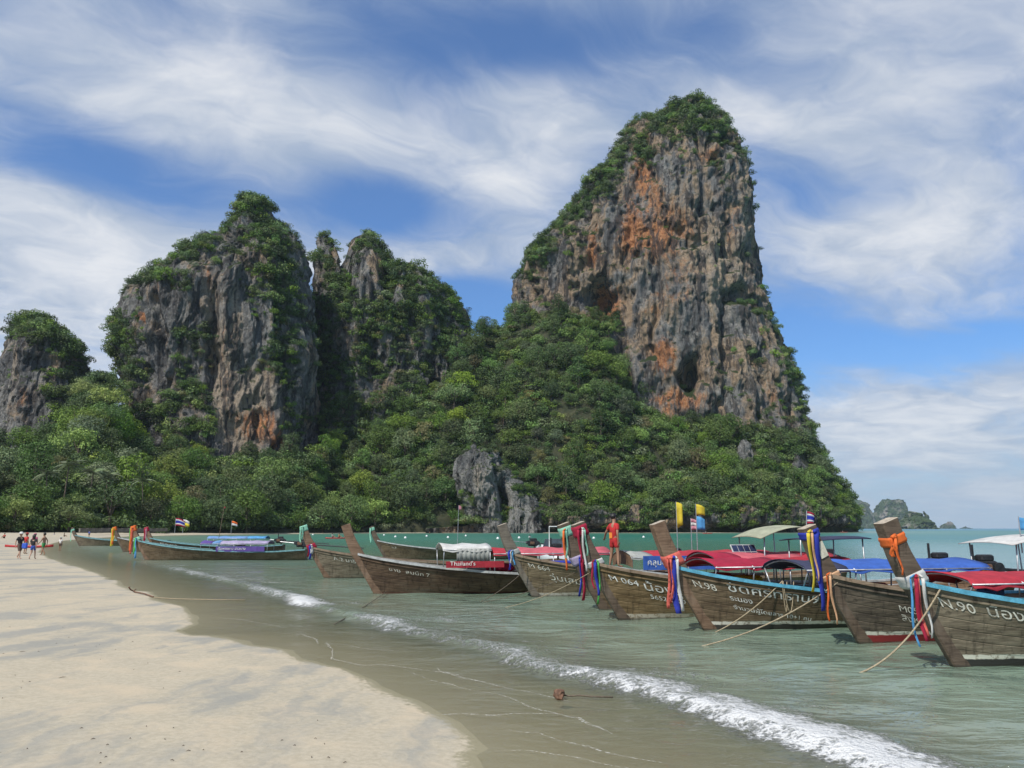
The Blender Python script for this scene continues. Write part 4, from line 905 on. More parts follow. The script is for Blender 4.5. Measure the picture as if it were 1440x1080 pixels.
def canopy(boat, x0, x1, zc, mats, hw=.92, arch=.17, ends=None, poles=5, side_drop=.10, rng=None):
    """arched awning on ribs; mats is a list of (fraction along, material)"""
    n = max(10, int((x1 - x0) * 4)); m = 12; P = []
    for i in range(n + 1):
        f = i / n; x = x0 + (x1 - x0) * f; row = []
        rib = abs(math.sin(math.pi * f * (poles - 1)))
        for j in range(m + 1):
            g = j / m * 2 - 1; z = zc + arch * (1 - g * g) - .035 * rib * (1 - abs(g) ** 3) - side_drop * max(0, abs(g) - .9) * 10 * (.75 + .25 * math.sin(x * 9)); z += .012 * math.sin(x * 7 + g * 4)
            row.append((x, g * hw, z))
        P.append(row)
    mb = MB(); lst = [mm for _, mm in mats]; k0 = 0
    for (fr, _), mi in zip(mats, range(len(mats))):
        k1 = min(n, int(round(fr * n))); mb.sheet(P[k0:k1 + 1], mi, .010); k0 = k1
    top = mb.build('canopy', lst, boat, True)
    fr_ = MB()
    for i in range(poles):
        f = i / (poles - 1); x = x0 + .05 + (x1 - x0 - .1) * f
        fr_.tube([(x, g * (hw - .03), zc - .028 + arch * (1 - g * g)) for g in np.linspace(-1, 1, 9)], .016, 6)
    for sd in (-1, 1): fr_.tube([(x0, sd * (hw - .04), zc - .02), (x1, sd * (hw - .04), zc - .02)], .018, 6)
    fr_.build('canopy_frame', steel, top, True)
    for i in range(poles):
        x = x0 + .05 + (x1 - x0 - .1) * i / (poles - 1); t = x / BL
        for sd in (-1, 1):
            b = hull_pt(min(.99, t), 1.0, sd, -.03)
            MB().tube([(x, b.y, b.z - .03), (x, sd * (hw - .04), zc - .01)], .018, 6).build('canopy_pole', steel, top, True)
    return top
def sunshade(boat, x0, x1, z, mat, hw=.75, rise=.22, base=.9):
    n, m = 8, 8
    P = [[(x0 + (x1 - x0) * i / n, hw * (j / m * 2 - 1), z + rise * math.sin(math.pi * .62 * i / n) + .05 * (1 - (j / m * 2 - 1) ** 2)) for j in range(m + 1)] for i in range(n + 1)]
    top = MB().sheet(P, 0, .02).build('sunshade', mat, boat, True)
    for f in (.12, .9):
        for sd in (-1, 1):
            x = x0 + (x1 - x0) * f; zz = z + rise * math.sin(math.pi * .62 * f)
            MB().tube([(x, sd * .62, base - .4), (x, sd * (hw - .12), zz)], .018, 6).build('shade_pole', steel, top, True)
    return top
def engine(boat, x=BL - .35, z=1.05, tail=4.2):
    mb = MB(); mb.box((x, 0, z), (.70, .38, .40), 0, None, .05); mb.box((x + .05, 0, z + .27), (.42, .30, .18), 0, None, .04); mb.tube([(x - .2, .12, z + .2), (x - .2, .12, z + .62)], .035, 8); mb.tube([(x + .3, -.24, z), (x + .3, .24, z)], .16, 14)
    mb.tube([(x - .38, -.22, z + .05), (x - .38, .22, z + .05)], .12, 12); mb.box((x - .1, -.22, z + .02), (.3, .10, .2), 1, None, .02)
    e = mb.build('engine', [iron, rust], boat)
    MB().tube([(x + .1, 0, z - .2), (x + .1, 0, .45)], .05, 8).build('engine_post', rust, e)
    MB().tube([(x + .35, 0, z - .02), (x + tail, 0, z - .28)], [.045, .035], 8).build('propeller_shaft', iron, e)
    MB().tube([(x - .35, 0, z + .05), (x - 1.5, .1, z + .16)], .022, 6).build('tiller', steel, e)
    return e

ROWS = {}
def longtail(label, px, py, ang, hullm, rail, prowm=None, texts=(), canopies=(), planks=True, eng=True, shade=None, length=1.0, group='longtail boats moored off the beach', scale=1.0):
    p = on_level(px, py); boat = empty('longtail_boat', (p[0], p[1], 0), R(ang)); boat.scale = (scale,) * 3
    tag(boat, label, 'boat', group)
    ts = np.concatenate([np.linspace(0, .3, 13), np.linspace(.34, 1, 13)]); nt = len(ts)
    # bottom, inside skin and transom
    mb = MB()
    for sd in (-1, 1):
        ss = [0, .12, .25, .37]; G = [[hull_pt(t, s, sd) for s in ss] for t in ts]; mb.sheet(G if sd < 0 else G[::-1])
        G = [[hull_pt(t, s, sd, -.045) for s in (.30, .6, .8, .985)] for t in ts]; mb.sheet(G if sd > 0 else G[::-1], 1)
    fl = [[(hull_pt(t, .40, sd, -.03).x, hull_pt(t, .40, sd, -.03).y, hull_pt(t, .40, sd).z) for sd in (-1, 1)] for t in ts]; mb.sheet(fl, 1)
    tr = [hull_pt(1, s, -1) for s in (0, .3, .6, 1)] + [hull_pt(1, s, 1) for s in (1, .6, .3, 0)]; mb.add(tr, [tuple(range(8))], 0)
    mb.add([(q[0] - .04, q[1] * .97, q[2]) for q in tr], [tuple(range(7, -1, -1))], 1)
    hull = mb.build('hull', [hullm, w_in], boat, True)
    edges = np.linspace(.36, 1.0, 7)
    for sd in (-1, 1):
        for a, b_ in zip(edges[:-1], edges[1:]):
            if planks:
                G = [[hull_pt(t, s, sd, o) for s, o in ((a, -.005), (a + .008, .004), (b_ - .008, .004), (b_, -.005))] for t in ts]
                MB().sheet(G if sd < 0 else G[::-1]).build('plank', hullm, hull)
        if not planks:
            G = [[hull_pt(t, s, sd, .003) for s in (.36, .5, .7, .85, 1)] for t in ts]; MB().sheet(G if sd < 0 else G[::-1]).build('side_planking', hullm, hull, True)
        mg = MB(); rings = []
        for t in ts:
            q = hull_pt(t, 1.0, sd); y0, y1 = q.y - sd * .075, q.y + sd * .028
            rings.append([(q.x, y0, q.z - .035), (q.x, y1, q.z - .05), (q.x, y1, q.z + .022), (q.x, y0, q.z + .022)])
        loft(mg, rings); mg.build('gunwale', rail, boat)
        mg = MB(); rings = []
        for t in ts:
            q = hull_pt(t, .90, sd); y0, y1 = q.y, q.y + sd * .024
            rings.append([(q.x, y0, q.z - .022), (q.x, y1, q.z - .016), (q.x, y1, q.z + .016), (q.x, y0, q.z + .022)])
        loft(mg, rings); mg.build('rubbing_strake', hullm, hull)
    sm = MB(); loft(sm, [stem_ring(z) for z in (-.35, 0, .4, .8, 1.1, 1.3, 1.5, 1.7, 1.9, 2.08, 2.22)], 0, 0, 1); sm.build('stem_post', [prowm or w_prow, w_end], boat)
    fd = MB()
    P = [[(hull_pt(t, .94, sd).x, hull_pt(t, .94, sd, -.05).y, hull_pt(t, .93, 1).z) for sd in (-1, 1)] for t in np.linspace(.03, .21, 7)]; fd.sheet(P, 0, .03); fd.build('foredeck', w_deck, boat)
    for x in (3.0, 4.3, 5.6, 6.9, 8.2, 9.4):
        q = hull_pt(x / BL, .86, 1, -.02); MB().box((x, 0, q.z), (.24, 2 * q.y, .035)).build('thwart', w_deck, boat)
    for (body, t0, drop, size, mat, wide) in texts: hull_text(hull, body, t0, drop, size, mat, wide)
    for cn in canopies: canopy(boat, **cn)
    if shade: sunshade(boat, *shade)
    if eng: engine(boat)
    boat['_a'] = ang
    return boat
def bw(boat, x, y, z):
    a = boat.rotation_euler[2]; s = boat.scale[0]; c_, s_ = math.cos(a), math.sin(a)
    return Vector((boat.location.x + s * (c_ * x - s_ * y), boat.location.y + s * (s_ * x + c_ * y), s * z))
rr_ = random.Random(77)
def ribbons(boat, z, label, wrap, strips, wh=.10, front=-.5):
    """cloths knotted round the prow of a boat, hanging down its near side"""
    o = empty('prow_ribbons', bw(boat, *(stem_at(z)[0], 0, z)), boat.rotation_euler[2]); o.scale = boat.scale; tag(o, label, 'ribbons', 'cloths tied to boat prows')
    xc, w = stem_at(z)
    if wrap:
        mb = MB(); rings = []
        for k in range(5):
            zz = z - wh + 2 * wh * k / 4; rings.append([(a - xc, b, c - z) for a, b, c in stem_ring(zz, .008 + .008 * (k % 2))])
        loft(mb, rings); mb.build('knot_band', CL[wrap], o, True)
    for i, (col, ln, wd) in enumerate(strips):
        sx = front * w * .9 + .065 * i + rr_.uniform(-.02, .02); sy = -.155 - .02 * (i % 2); n = max(6, int(ln * 12)); ph = rr_.random() * 6; P = []
        for k in range(n + 1):
            f = k / n; x = sx + .05 * math.sin(f * 4 + ph) * f + .03 * f; y = sy + .03 * math.sin(f * 7 + ph) * f; zz = .02 - ln * f; tw = .5 * math.sin(f * 3 + ph); half = wd * .42 * (1 - .25 * f * math.sin(ph))
            P.append([(x - half * math.cos(tw), y - half * math.sin(tw), zz), (x, y - .018 * math.cos(ph + f * 9), zz), (x + half * math.cos(tw), y + half * math.sin(tw), zz)])
        MB().sheet(P, 0, .004).build('ribbon', CL[col], o, True)
        MB().tube([(sx, sy, .03), (sx * .4, -.135, .07)], [wd * .32, wd * .28], 6).build('knot', CL[col], o, True)
    return o

AX = 13.0
B = {}
red_can = lambda x0, x1, z=1.28: dict(x0=x0, x1=x1, zc=z, mats=[(1.0, CL['red'])])
B['N'] = longtail('longtail boat lettered N.90 with turquoise gunwale and orange cloth on its prow', 1354, 938, AX, W_GREY('n', bottom=(.035, .035, .03), stripe=(.62, .61, .50), zs=.12), P_BLUE, w_prow_d,
    [('N.90', .012, .34, .21, letter_d, 1.0), ('น้องตั๊ก 4', .062, .33, .23, letter_d, 1.15)], [dict(x0=3.4, x1=8.3, zc=1.28, mats=[(1.0, CL['red'])])])
B['M'] = longtail('dark longtail boat lettered M056 with a red waterline and blue cloth on its prow', 1219, 905, AX + 1, wood('dark_hull_m', (.052, .042, .032), (.150, .122, .088), bottom=(.20, .025, .025), stripe=(.55, .54, .46), zs=.16), w_deck, w_prow_d, scale=.96, texts=[('M056', .078, .46, .17, letter_d, 1.0), ('สิงหา', .078, .64, .17, letter_d, 1.0)], canopies=[dict(x0=1.75, x1=6.6, zc=1.15, mats=[(1.0, CL['red'])], side_drop=.14)])
B['L'] = longtail('longtail boat lettered N.98 with light blue gunwale and coral knot on its prow', 1001, 886, AX, W_DARK('l', bottom=(.045, .042, .036), stripe=(.60, .58, .50), zs=.11), P_BLUE, w_prow,
    [('N.98', .010, .36, .20, letter_d, .95), ('ชัดศรีทราน9', .062, .30, .25, letter_w, 1.25), ('ระนอง', .060, .50, .15, letter_w, 1.0), ('จำนวนผู้โดยสาร 10+1 คน', .060, .68, .115, letter_w, 1.25)],
    [dict(x0=1.75, x1=6.3, zc=1.26, mats=[(.22, CL['navy']), (1.0, CL['blue'])])], shade=(7.0, 8.8, 1.72, CL['white'], .8, .18))  # navy front section: shade of the awning's underside put into the cloth colour
B['K'] = longtail('longtail boat lettered M 064 with stacked plank rails and red awning', 880, 871, AX + 1, wood('warm_hull_k', (.095, .062, .028), (.245, .172, .088), stripe=(.45, .41, .33), zs=.06), w_deck, w_prow_d,
    [('M 064', .010, .36, .19, letter_w, 1.1), ('น้องอุบล', .066, .42, .27, letter_w, 1.2), ('5652-0100', .072, .61, .14, letter_w, 1.15)], [dict(x0=1.9, x1=5.8, zc=1.22, mats=[(.45, CL['crimson']), (1.0, CL['red'])])], shade=(4.6, 6.3, 1.78, CL['navy'], .7, .06))
B['I'] = longtail('dark longtail boat squeezed behind the M 064 boat, green and orange cloths on prow', 853, 858, AX, W_DARK('i'), P_GREY, w_prow_d, [], [dict(x0=2.7, x1=6.4, zc=1.30, mats=[(.2, CL['crimson']), (.75, CL['pinkred']), (1.0, CL['red'])])], shade=(4.1, 5.5, 1.82, CL['sage'], .8, .30))
B['H'] = longtail('longtail boat lettered M 664 carrying the man in red and a blue banner', 756, 839, AX, wood('tan_hull_h', (.090, .068, .040), (.235, .182, .110), stripe=(.42, .40, .34), zs=.05), w_deck, w_prow_g,
    [('M 664', .020, .33, .20, letter_d, 1.0), ('วุ่นเสมอ', .06, .60, .26, letter_d, 1.2)], [dict(x0=2.8, x1=7.8, zc=1.22, mats=[(.16, CL['grey']), (1.0, CL['red'])])])
B['F'] = longtail('dark brown longtail boat with white curtained cabin and long pink-red awning', 534, 836, AX, W_RED('f', bottom=(.10, .03, .02), zs=.06), P_GREY, w_prow,
    [('ชาย  สมนึก 7', .06, .36, .15, letter_d, 1.3)], [dict(x0=1.9, x1=3.5, zc=1.44, mats=[(1.0, CL['white'])], poles=3), dict(x0=3.55, x1=7.6, zc=1.30, mats=[(.2, CL['red']), (1.0, CL['pinkred'])])])
B['E'] = longtail('grey-brown longtail boat with mint green cloth on its red-brown prow', 462, 813, AX + 2, W_GREY('e'), w_deck, w_prow, [('A.2 มาริษา', .055, .36, .21, letter_d, 1.1)], [])
B['G'] = longtail('small far longtail boat with a mint ribbon behind the curtained boat', 545, 787, AX, W_DARK('g'), P_GREY, w_prow_d, [('ก.7', .06, .35, .2, letter_d, 1)], [], planks=False)
B['C'] = longtail('long low longtail boat with purple lettered banner and lilac awning', 208, 787.5, 2, W_DARK('c'), P_TEAL, w_prow, [], [dict(x0=3.7, x1=8.2, zc=1.12, mats=[(.16, CL['purple']), (.3, CL['paleblue']), (1.0, CL['lilac'])])])
B['D'] = longtail('longtail boat with pale blue awning and flags behind the purple-bannered boat', 222, 778, 4, W_RED('d'), P_TEAL, w_prow, [('ศรีสมุทร 2', .06, .34, .24, letter_w, 1.2)], [dict(x0=4.3, x1=9.2, zc=1.28, mats=[(.7, CL['paleblue']), (1.0, CL['skyblue'])])], planks=False)
B['A'] = longtail('plain open longtail boat nearest the sand with a green ribbon on its stem', 113, 767.5, 3, W_GREY('a'), P_TEAL, w_prow_d, [], [], planks=False, eng=False)
B['B'] = longtail('longtail boat with yellow ribbons on its prow beside the orange-ribboned prow', 176, 776, 3, W_DARK('b'), P_GREY, w_prow_d, [], [], planks=False, eng=False)

ribbons(B['N'], 1.93, 'bright orange cloth knotted round the top of the N.90 prow', 'orange', [('orange', .28, .10), ('orange', .55, .05)], .07, -.55)
ribbons(B['N'], 1.33, 'red, white and turquoise cloths hanging from the neck of the N.90 prow', 'white', [('skyblue', 1.0, .04), ('crimson', .92, .07), ('coral', .85, .05), ('white', .88, .06)], .09, -.45)
ribbons(B['M'], 2.08, 'blue and yellow cloths hanging from the top of the M056 prow', 'royal', [('yellow', 1.1, .09), ('peach', .9, .05), ('royal', 1.45, .15)], .07, -.4)
ribbons(B['M'], 1.28, 'orange and peach streamers at the neck of the M056 prow', 'peach', [('orange', .85, .05), ('peach', .9, .05)], .05, -.45)
ribbons(B['L'], 1.45, 'coral, blue and white cloths knotted on the neck of the N.98 prow', 'coral', [('coral', 1.0, .10), ('coral', .9, .08), ('royal', 1.1, .14), ('white', 1.05, .08)], .12, -.55)
ribbons(B['K'], 2.05, 'red, white and green cloths on the top of the M 064 prow', 'crimson', [('crimson', .75, .06), ('white', .95, .05), ('mint', .6, .05)], .12, -.3)
ribbons(B['K'], 1.3, 'green, blue and red streamers at the neck of the M 064 prow', 'white', [('crimson', .6, .05), ('royal', .75, .07), ('green', .95, .06)], .06, -.3)
ribbons(B['I'], 2.02, 'light green and orange streamers on the prow behind the M 064 prow', 'mint', [('orange', 1.0, .06), ('mint', .8, .07)], .12, -.4)
ribbons(B['I'], 1.3, 'dark red and purple streamers at the neck of the squeezed prow', 'lilac', [('royal', .95, .08), ('crimson', 1.05, .10)], .10, -.1)
ribbons(B['H'], 1.36, 'blue and white rags tied at the neck of the M 664 prow', 'grey', [('royal', .55, .08), ('white', .45, .06), ('skyblue', .4, .05)], .07, -.6)
ribbons(B['E'], 2.1, 'mint green cloth hanging from the top of the red-brown prow', 'mint', [('mint', .62, .10), ('mint', .5, .08)], .12, -.6)
ribbons(B['E'], 1.34, 'red, white and blue cloths at the neck of the mint-topped prow', 'crimson', [('crimson', .45, .10), ('royal', .55, .10), ('white', .35, .16)], .09, -.4)
ribbons(B['G'], 2.05, 'pale mint ribbon on the far boat prow behind the curtained boat', 'mint', [('mint', .95, .12)], .10, -.6)
ribbons(B['C'], 2.08, 'long orange and red ribbons on the prow of the purple-bannered boat', 'orange', [('green', 1.0, .08), ('orange', 1.5, .18), ('coral', 1.7, .16)], .18, -.6)
ribbons(B['C'], 1.4, 'green and blue streamers at the neck of the purple-bannered boat', 'mint', [('green', 1.0, .16), ('skyblue', 1.3, .12)], .10, -.4)
ribbons(B['B'], 2.05, 'yellow and orange ribbons on the prow beside the orange-ribboned one', 'orange', [('yellow', 1.6, .2), ('orange', 1.4, .16), ('yellow', 1.5, .14)], .16, -.6)
ribbons(B['D'], 2.0, 'dark red and pink cloths on the prow of the flagged boat', 'crimson', [('crimson', 1.2, .2), ('pink', .9, .14)], .18, -.3)
ribbons(B['A'], 1.9, 'pale green ribbon on the stem of the plain open boat', 'mint', [('mint', 1.4, .16)], .10, -.5)

# loose gear on the boats
def banner(boat, x0, x1, z0, z1, y, mat, text, label, size, lm):
    P = [[(x0 + (x1 - x0) * i / 12, y + .015 * math.sin(i * 1.7), z) for i in range(13)] for z in (z1, z0)]
    ob = MB().sheet(P, 0, .006).build('banner', mat, boat); flat_text(ob, text, (x0 + .12, y - .03, z0 + (z1 - z0) * .35), size, lm, 1.1)
    ob['label'] = label
banner(B['H'], 3.15, 5.6, .82, 1.25, -.985, CL['blue'], 'คลุมบิน ทัวร์', 'blue banner with white Thai lettering', .25, letter_w)
banner(B['F'], 2.0, 3.9, .86, 1.06, -.97, CL['red'], "Thailand's", "red banner reading Thailand's", .19, letter_w)
banner(B['C'], 4.8, 8.0, .58, .92, -1.0, CL['purple'], 'เรือหางยาว อ่าวนาง', 'purple banner with white lettering', .22, letter_w)
def curtain(boat, x0, x1, z0, z1, y, mat):
    P = [[(x0 + (x1 - x0) * i / 24, y + .025 * math.sin(i * 1.9), z) for i in range(25)] for z in (z1, (z0 + z1) / 2, z0)]; MB().sheet(P, 0, .006).build('curtain', mat, boat, True)
curtain(B['F'], 2.35, 3.45, 1.06, 1.46, -.90, CL['grey'])
def awning_end(boat, x, zc, hw, mat, drop):
    P = [[(x, hw * g, zc + .17 * (1 - g * g) - (drop * k) * (1 - .2 * g * g)) for g in np.linspace(-1, 1, 9)] for k in (0, 1)]; MB().sheet(P, 0, .008).build('awning_end', mat, boat)
awning_end(B['H'], 2.83, 1.22, .9, w_in, .42)
def box_on(boat, name, c, size, mat, label=None): o = MB().box(c, size, 0, None, .02).build(name, mat, boat); return o
# life jackets and seat pads are things lying in the boats
def lying(boat, name, c, size, mat, label, cat, grp=None, bev=.05, rz=0.0):
    o = MB().box((0, 0, size[2] / 2), size, 0, None, bev).build(name, mat); o.location = bw(boat, *c); o.rotation_euler = (0, 0, boat.rotation_euler[2] + rz); tag(o, label, cat, grp); return o
lying(B['L'], 'seat_cushion', (3.1, -.25, .70), (.5, .7, .14), CL['orange'], 'orange padded cushion on a thwart of the N.98 boat', 'cushion', rz=.2)
lying(B['L'], 'life_jacket', (4.0, .1, .68), (.6, .5, .22), CL['coral'], 'red life jacket heap inside the N.98 boat', 'life jacket', rz=.4)
lying(B['K'], 'life_jacket', (3.2, .1, .66), (.7, .6, .3), CL['yellow'], 'yellow life jacket under the red awning of the M 064 boat', 'life jacket', rz=.3)
lying(B['K'], 'cool_box', (2.5, .15, .68), (.6, .45, .35), P_RED, 'red cool box under the awning of the M 064 boat', 'cool box', rz=.1)
lying(B['F'], 'folded_tarp', (3.9, -.3, .66), (.9, .6, .3), CL['crimson'], 'crumpled red tarpaulin in the curtained boat', 'tarpaulin', rz=.1, bev=.12)
lying(B['F'], 'white_sack', (4.6, -.4, .64), (.5, .35, .2), CL['white'], 'white sack beside the red tarpaulin in the curtained boat', 'sack', rz=.3, bev=.09)
lying(B['H'], 'folded_cloth', (.9, -.1, 1.0), (1.1, .6, .09), CL['royal'], 'blue cloth spread on the foredeck of the M 664 boat', 'cloth', rz=.05, bev=.03)
lying(B['M'], 'fuel_drum', (3.0, .0, .66), (.45, .45, .4), paint('drum_blue', (.04, .13, .3)), 'blue plastic drum in the M056 boat', 'drum', bev=.12)
# plaque on the M056 prow
pl = MB().box((0, 0, 0), (.17, .012, .30)).build('prow_plaque', plain('plaque_cream', (.62, .58, .46), .6, .2, 12), B['M']); xq, _ = stem_at(1.78); pl.location = (xq + .06, -.128, 1.78); pl.rotation_euler = (0, R(-24), 0)
# solar panel on the awning of the squeezed boat
def solar():
    e = empty('solar_panel', bw(B['I'], 4.0, -.1, 1.46), R(AX)); e.rotation_euler = (R(52), 0, R(AX)); mb = MB().box((0, 0, 0), (.74, .5, .025), 0, None, .006); mb.build('panel_frame', P_GREY, e)
    dk = plain('solar_cell_blue', (.02, .03, .07), .25, .2, 5)
    for i in range(4):
        for j in range(2): MB().box((-.26 + .174 * i, -.115 + .23 * j, .014), (.16, .21, .006)).build('solar_cell', dk, e)
    tag(e, 'tilted solar panel on the red awning beside the sage sunshade', 'solar panel')
solar()

# ------------------------------------------------------------------ flags, ropes, anchors
def flag(label, base, h, bands, w, fh, name='flag', tilt=(0, 0), cloths=None, horiz=True):
    o = empty(name, base); tag(o, label, 'flag', 'flags flying from the boats')
    top = (tilt[0], tilt[1], h); MB().tube([(0, 0, -.25), top], [.016, .011], 6).build('flag_pole', steel if name != 'bamboo_pole' else w_deck, o)
    z1 = h - .02
    for (bands_, w_, fh_) in (cloths or [(bands, w, fh)]):
        nb = len(bands_); rows = nb * 2 if nb > 1 else 4; P = []; ph = rr_.random() * 6
        for r in range(rows + 1):
            f = r / rows; row = []
            for c in range(9):
                g = c / 8; sag = .35 * g * g * w_; row.append((tilt[0] * (z1 - fh_ * f) / h + g * w_ * .92, tilt[1] * (z1 / h) + .07 * w_ * math.sin(g * 7 + ph) * (.3 + g), z1 - fh_ * f * (1 - .25 * g) - sag))
            P.append(row)
        mb = MB()
        for b in range(nb):
            k = 2 if nb > 1 else 4; mb.sheet(P[b * k:b * k + k + 1], b, .004)
        mb.build('flag_cloth', [CL[c] for c in bands_], o, True); z1 -= fh_ + .03
    return o
def px_at(px, py, Y): return tuple(at_depth(px, py, Y))
TH = ['crimson', 'white', 'royal', 'royal', 'white', 'crimson']
flag('long narrow yellow flag flying near the N.98 prow', px_at(953, 772, 28.6), 1.65, None, .30, .95, cloths=[(['yellow'], .24, .95)])
flag('yellow flag above a blue flag on one tall thin pole', px_at(981, 776, 27.6), 1.62, None, .3, .4, cloths=[(['yellow'], .34, .38), (['skyblue'], .32, .48)])
flag('small faded pink and white flag beside the yellow and blue flags', px_at(973, 772, 28.0), 1.05, None, .3, .4, cloths=[(['pink', 'white', 'pink'], .26, .4)])
flag('red, white and blue striped flag on the dark roof rack', px_at(1133, 742, 20.2), .42, None, .3, .4, cloths=[(TH, .22, .32)], tilt=(.05, 0))
flag('sky blue flag above the white sunshade', px_at(1436, 762, 18.8), .58, None, .3, .4, cloths=[(['skyblue'], .34, .30)])
flag('red, white and blue striped flag on the pale blue awning boat', px_at(246, 745, 58), .85, None, .8, .55, cloths=[(TH, .8, .55)])
flag('white and yellow flag next to the striped flag on the pale blue awning', px_at(257, 745, 58), .75, None, .5, .4, cloths=[(['white', 'yellow'], .5, .5)])
flag('small red flag on the steering frame of the flagged boat', px_at(325, 747, 58), .75, None, .5, .4, cloths=[(['orange', 'white'], .45, .35)])
flag('tall bare bamboo pole leaning up from the flagged boat', px_at(308, 752, 58), 2.0, None, .1, .1, 'bamboo_pole', tilt=(.25, 0), cloths=[(['crimson'], .10, .10)])
flag('tall white pole with a small red tip cloth behind the curtained boat', px_at(643, 768, 40), 2.0, None, .1, .1, tilt=(.05, 0), cloths=[(['pink'], .14, .22)])

rope_m = plain('rope_hemp', (.36, .29, .19), .9, .3, 40, .3); rope_d = plain('rope_wet', (.13, .10, .07), .8, .3, 40, .3)
def rope(label, a, b, sag, r=.012, mat=None, name='mooring_rope'):
    a, b = Vector(a), Vector(b); n = 18; P = []
    for i in range(n + 1):
        f = i / n; p = a.lerp(b, f); p.z -= sag * 4 * f * (1 - f); P.append(p)
    o = MB().tube(P, r, 6).build(name, mat or rope_m, None, True); return tag(o, label, 'rope', 'mooring ropes')
rope('thick mooring rope running from the N.90 bow down into the water', bw(B['N'], -.45, -.2, 1.18), on_level(1178, 953, -.05), .30, .014)
rope('mooring rope running from the M056 neck across the N.98 hull into the water', bw(B['M'], -.62, -.1, 1.16), on_level(943, 916, -.05), .22, .013)
rope('pale rope dangling from the N.98 gunwale to the waterline', bw(B['L'], 1.35, -.60, 1.02), bw(B['L'], -.1, -.35, 0), .10, .012)
for k in range(2): rope('rope loop hanging from the N.98 gunwale' if k == 0 else 'second strand of the rope loop on the N.98 gunwale', bw(B['L'], 1.33 + .02 * k, -.62, 1.02), bw(B['L'], 1.48 + .16 * k, -.55, 1.0), .62, .009)
rope('thin line from the M 664 prow across the curtained boat into the water', bw(B['H'], -.35, -.12, .9), on_level(672, 848, -.05), .10, .009, rope_d)
rope('thin line from the M 064 neck across the M 664 hull into the water', bw(B['K'], -.70, -.1, 1.2), on_level(700, 856, -.05), .15, .009)
rope('second thin line from the squeezed prow into the water', bw(B['I'], -.6, -.1, 1.1), on_level(674, 847, -.05), .15, .009, rope_d)
rope('long slack line from the curtained boat to the surf', bw(B['F'], .2, -.15, .1), on_level(470, 878, .02), .03, .010, rope_d)
rope('slack line from the mint-topped prow down to the shallows', bw(B['E'], -.3, -.1, .5), on_level(372, 797, -.02), .12, .012, rope_d)
# a small iron anchor lying on the wet sand, its rope running into the water
def ground_pt(px, py): 
    p = on_level(px, py, 0.05); z = float(np.maximum(ground_z(np.array([p[0]]), np.array([p[1]]))[0], 0)); return Vector((p[0], p[1], z))
def anchor():
    a, b = ground_pt(190, 833), ground_pt(216, 838.5); d = (b - a); e = empty('anchor', a); tag(e, 'small rusty hooked anchor lying at the edge of the wet sand', 'anchor')
    MB().tube([(0, 0, .03), tuple(d * .5 + Vector((0, 0, .05))), tuple(d + Vector((0, 0, .03)))], .022, 7).build('shank', rust, e)
    MB().tube([tuple(Vector((0, 0, .03))), (-.16, .02, .10), (-.20, -.05, .18), (-.12, -.12, .20)], [.024, .024, .02, .012], 7).build('fluke', rust, e)
    MB().tube([tuple(Vector((0, 0, .03))), (-.12, .16, .05), (-.10, .28, .10)], [.024, .02, .012], 7).build('fluke', rust, e)
    P = [ground_pt(x, y) + Vector((0, 0, .015)) for x, y in ((216, 838.5), (240, 840), (270, 841), (300, 841.5), (345, 842))]
    tag(MB().tube(P, .013, 6).build('anchor_rope', rope_m, None, True), 'rope trailing from the hooked anchor into the shallow water', 'rope', 'mooring ropes')
anchor()
def stump():
    a = ground_pt(786, 977); e = empty('driftwood_stump', a); tag(e, 'small lump of driftwood with a rope tail lying in the swash', 'driftwood')
    bm = bmesh.new(); bmesh.ops.create_icosphere(bm, subdivisions=3, radius=.085)
    for v in bm.verts:
        n = float(fbm(np.array([v.co.x * 14]), np.array([v.co.y * 14]), np.array([v.co.z * 14]), 5, 3)[0]); v.co = v.co * (1 + .38 * n); v.co.z = v.co.z * .85 + .06
    me = bpy.data.meshes.new('lump'); bm.to_mesh(me); bm.free(); me.materials.append(rust); link('lump', me, e)
    P = [ground_pt(x, y) - a + Vector((0, 0, .03)) for x, y in ((790, 975), (802, 976.5), (815, 975.5), (830, 977), (862, 978))]; MB().tube(P, .011, 6).build('rope_tail', rope_d, e, True)
stump()

# ------------------------------------------------------------------ people
skin_m = plain('skin_tan', (.30, .165, .10), .6, .08, 6); skin_l = plain('skin_light', (.44, .27, .19), .6, .08, 6); hair_m = plain('hair_black', (.012, .010, .009), .5, .2, 12)
def skin_obj(name, V, E, Rr, mat, parent, root=0, sub=1):
    me = bpy.data.meshes.new(name); me.from_pydata([tuple(v) for v in V], E, []); o = link(name, me); md = o.modifiers.new('skin', 'SKIN'); md.use_smooth_shade = True
    sv = me.skin_vertices[0].data
    for i, r in enumerate(Rr): sv[i].radius = (r, r) if not isinstance(r, tuple) else r; sv[i].use_root = (i == root)
    if sub: sm_ = o.modifiers.new('sub', 'SUBSURF'); sm_.levels = sub; sm_.render_levels = sub
    dg = bpy.context.evaluated_depsgraph_get(); m2 = bpy.data.meshes.new_from_object(o.evaluated_get(dg)); bpy.data.objects.remove(o); bpy.data.meshes.remove(me)
    m2.materials.clear(); m2.materials.append(mat); m2.polygons.foreach_set('use_smooth', [True] * len(m2.polygons)); m2.name = name
    return link(name, m2, parent)
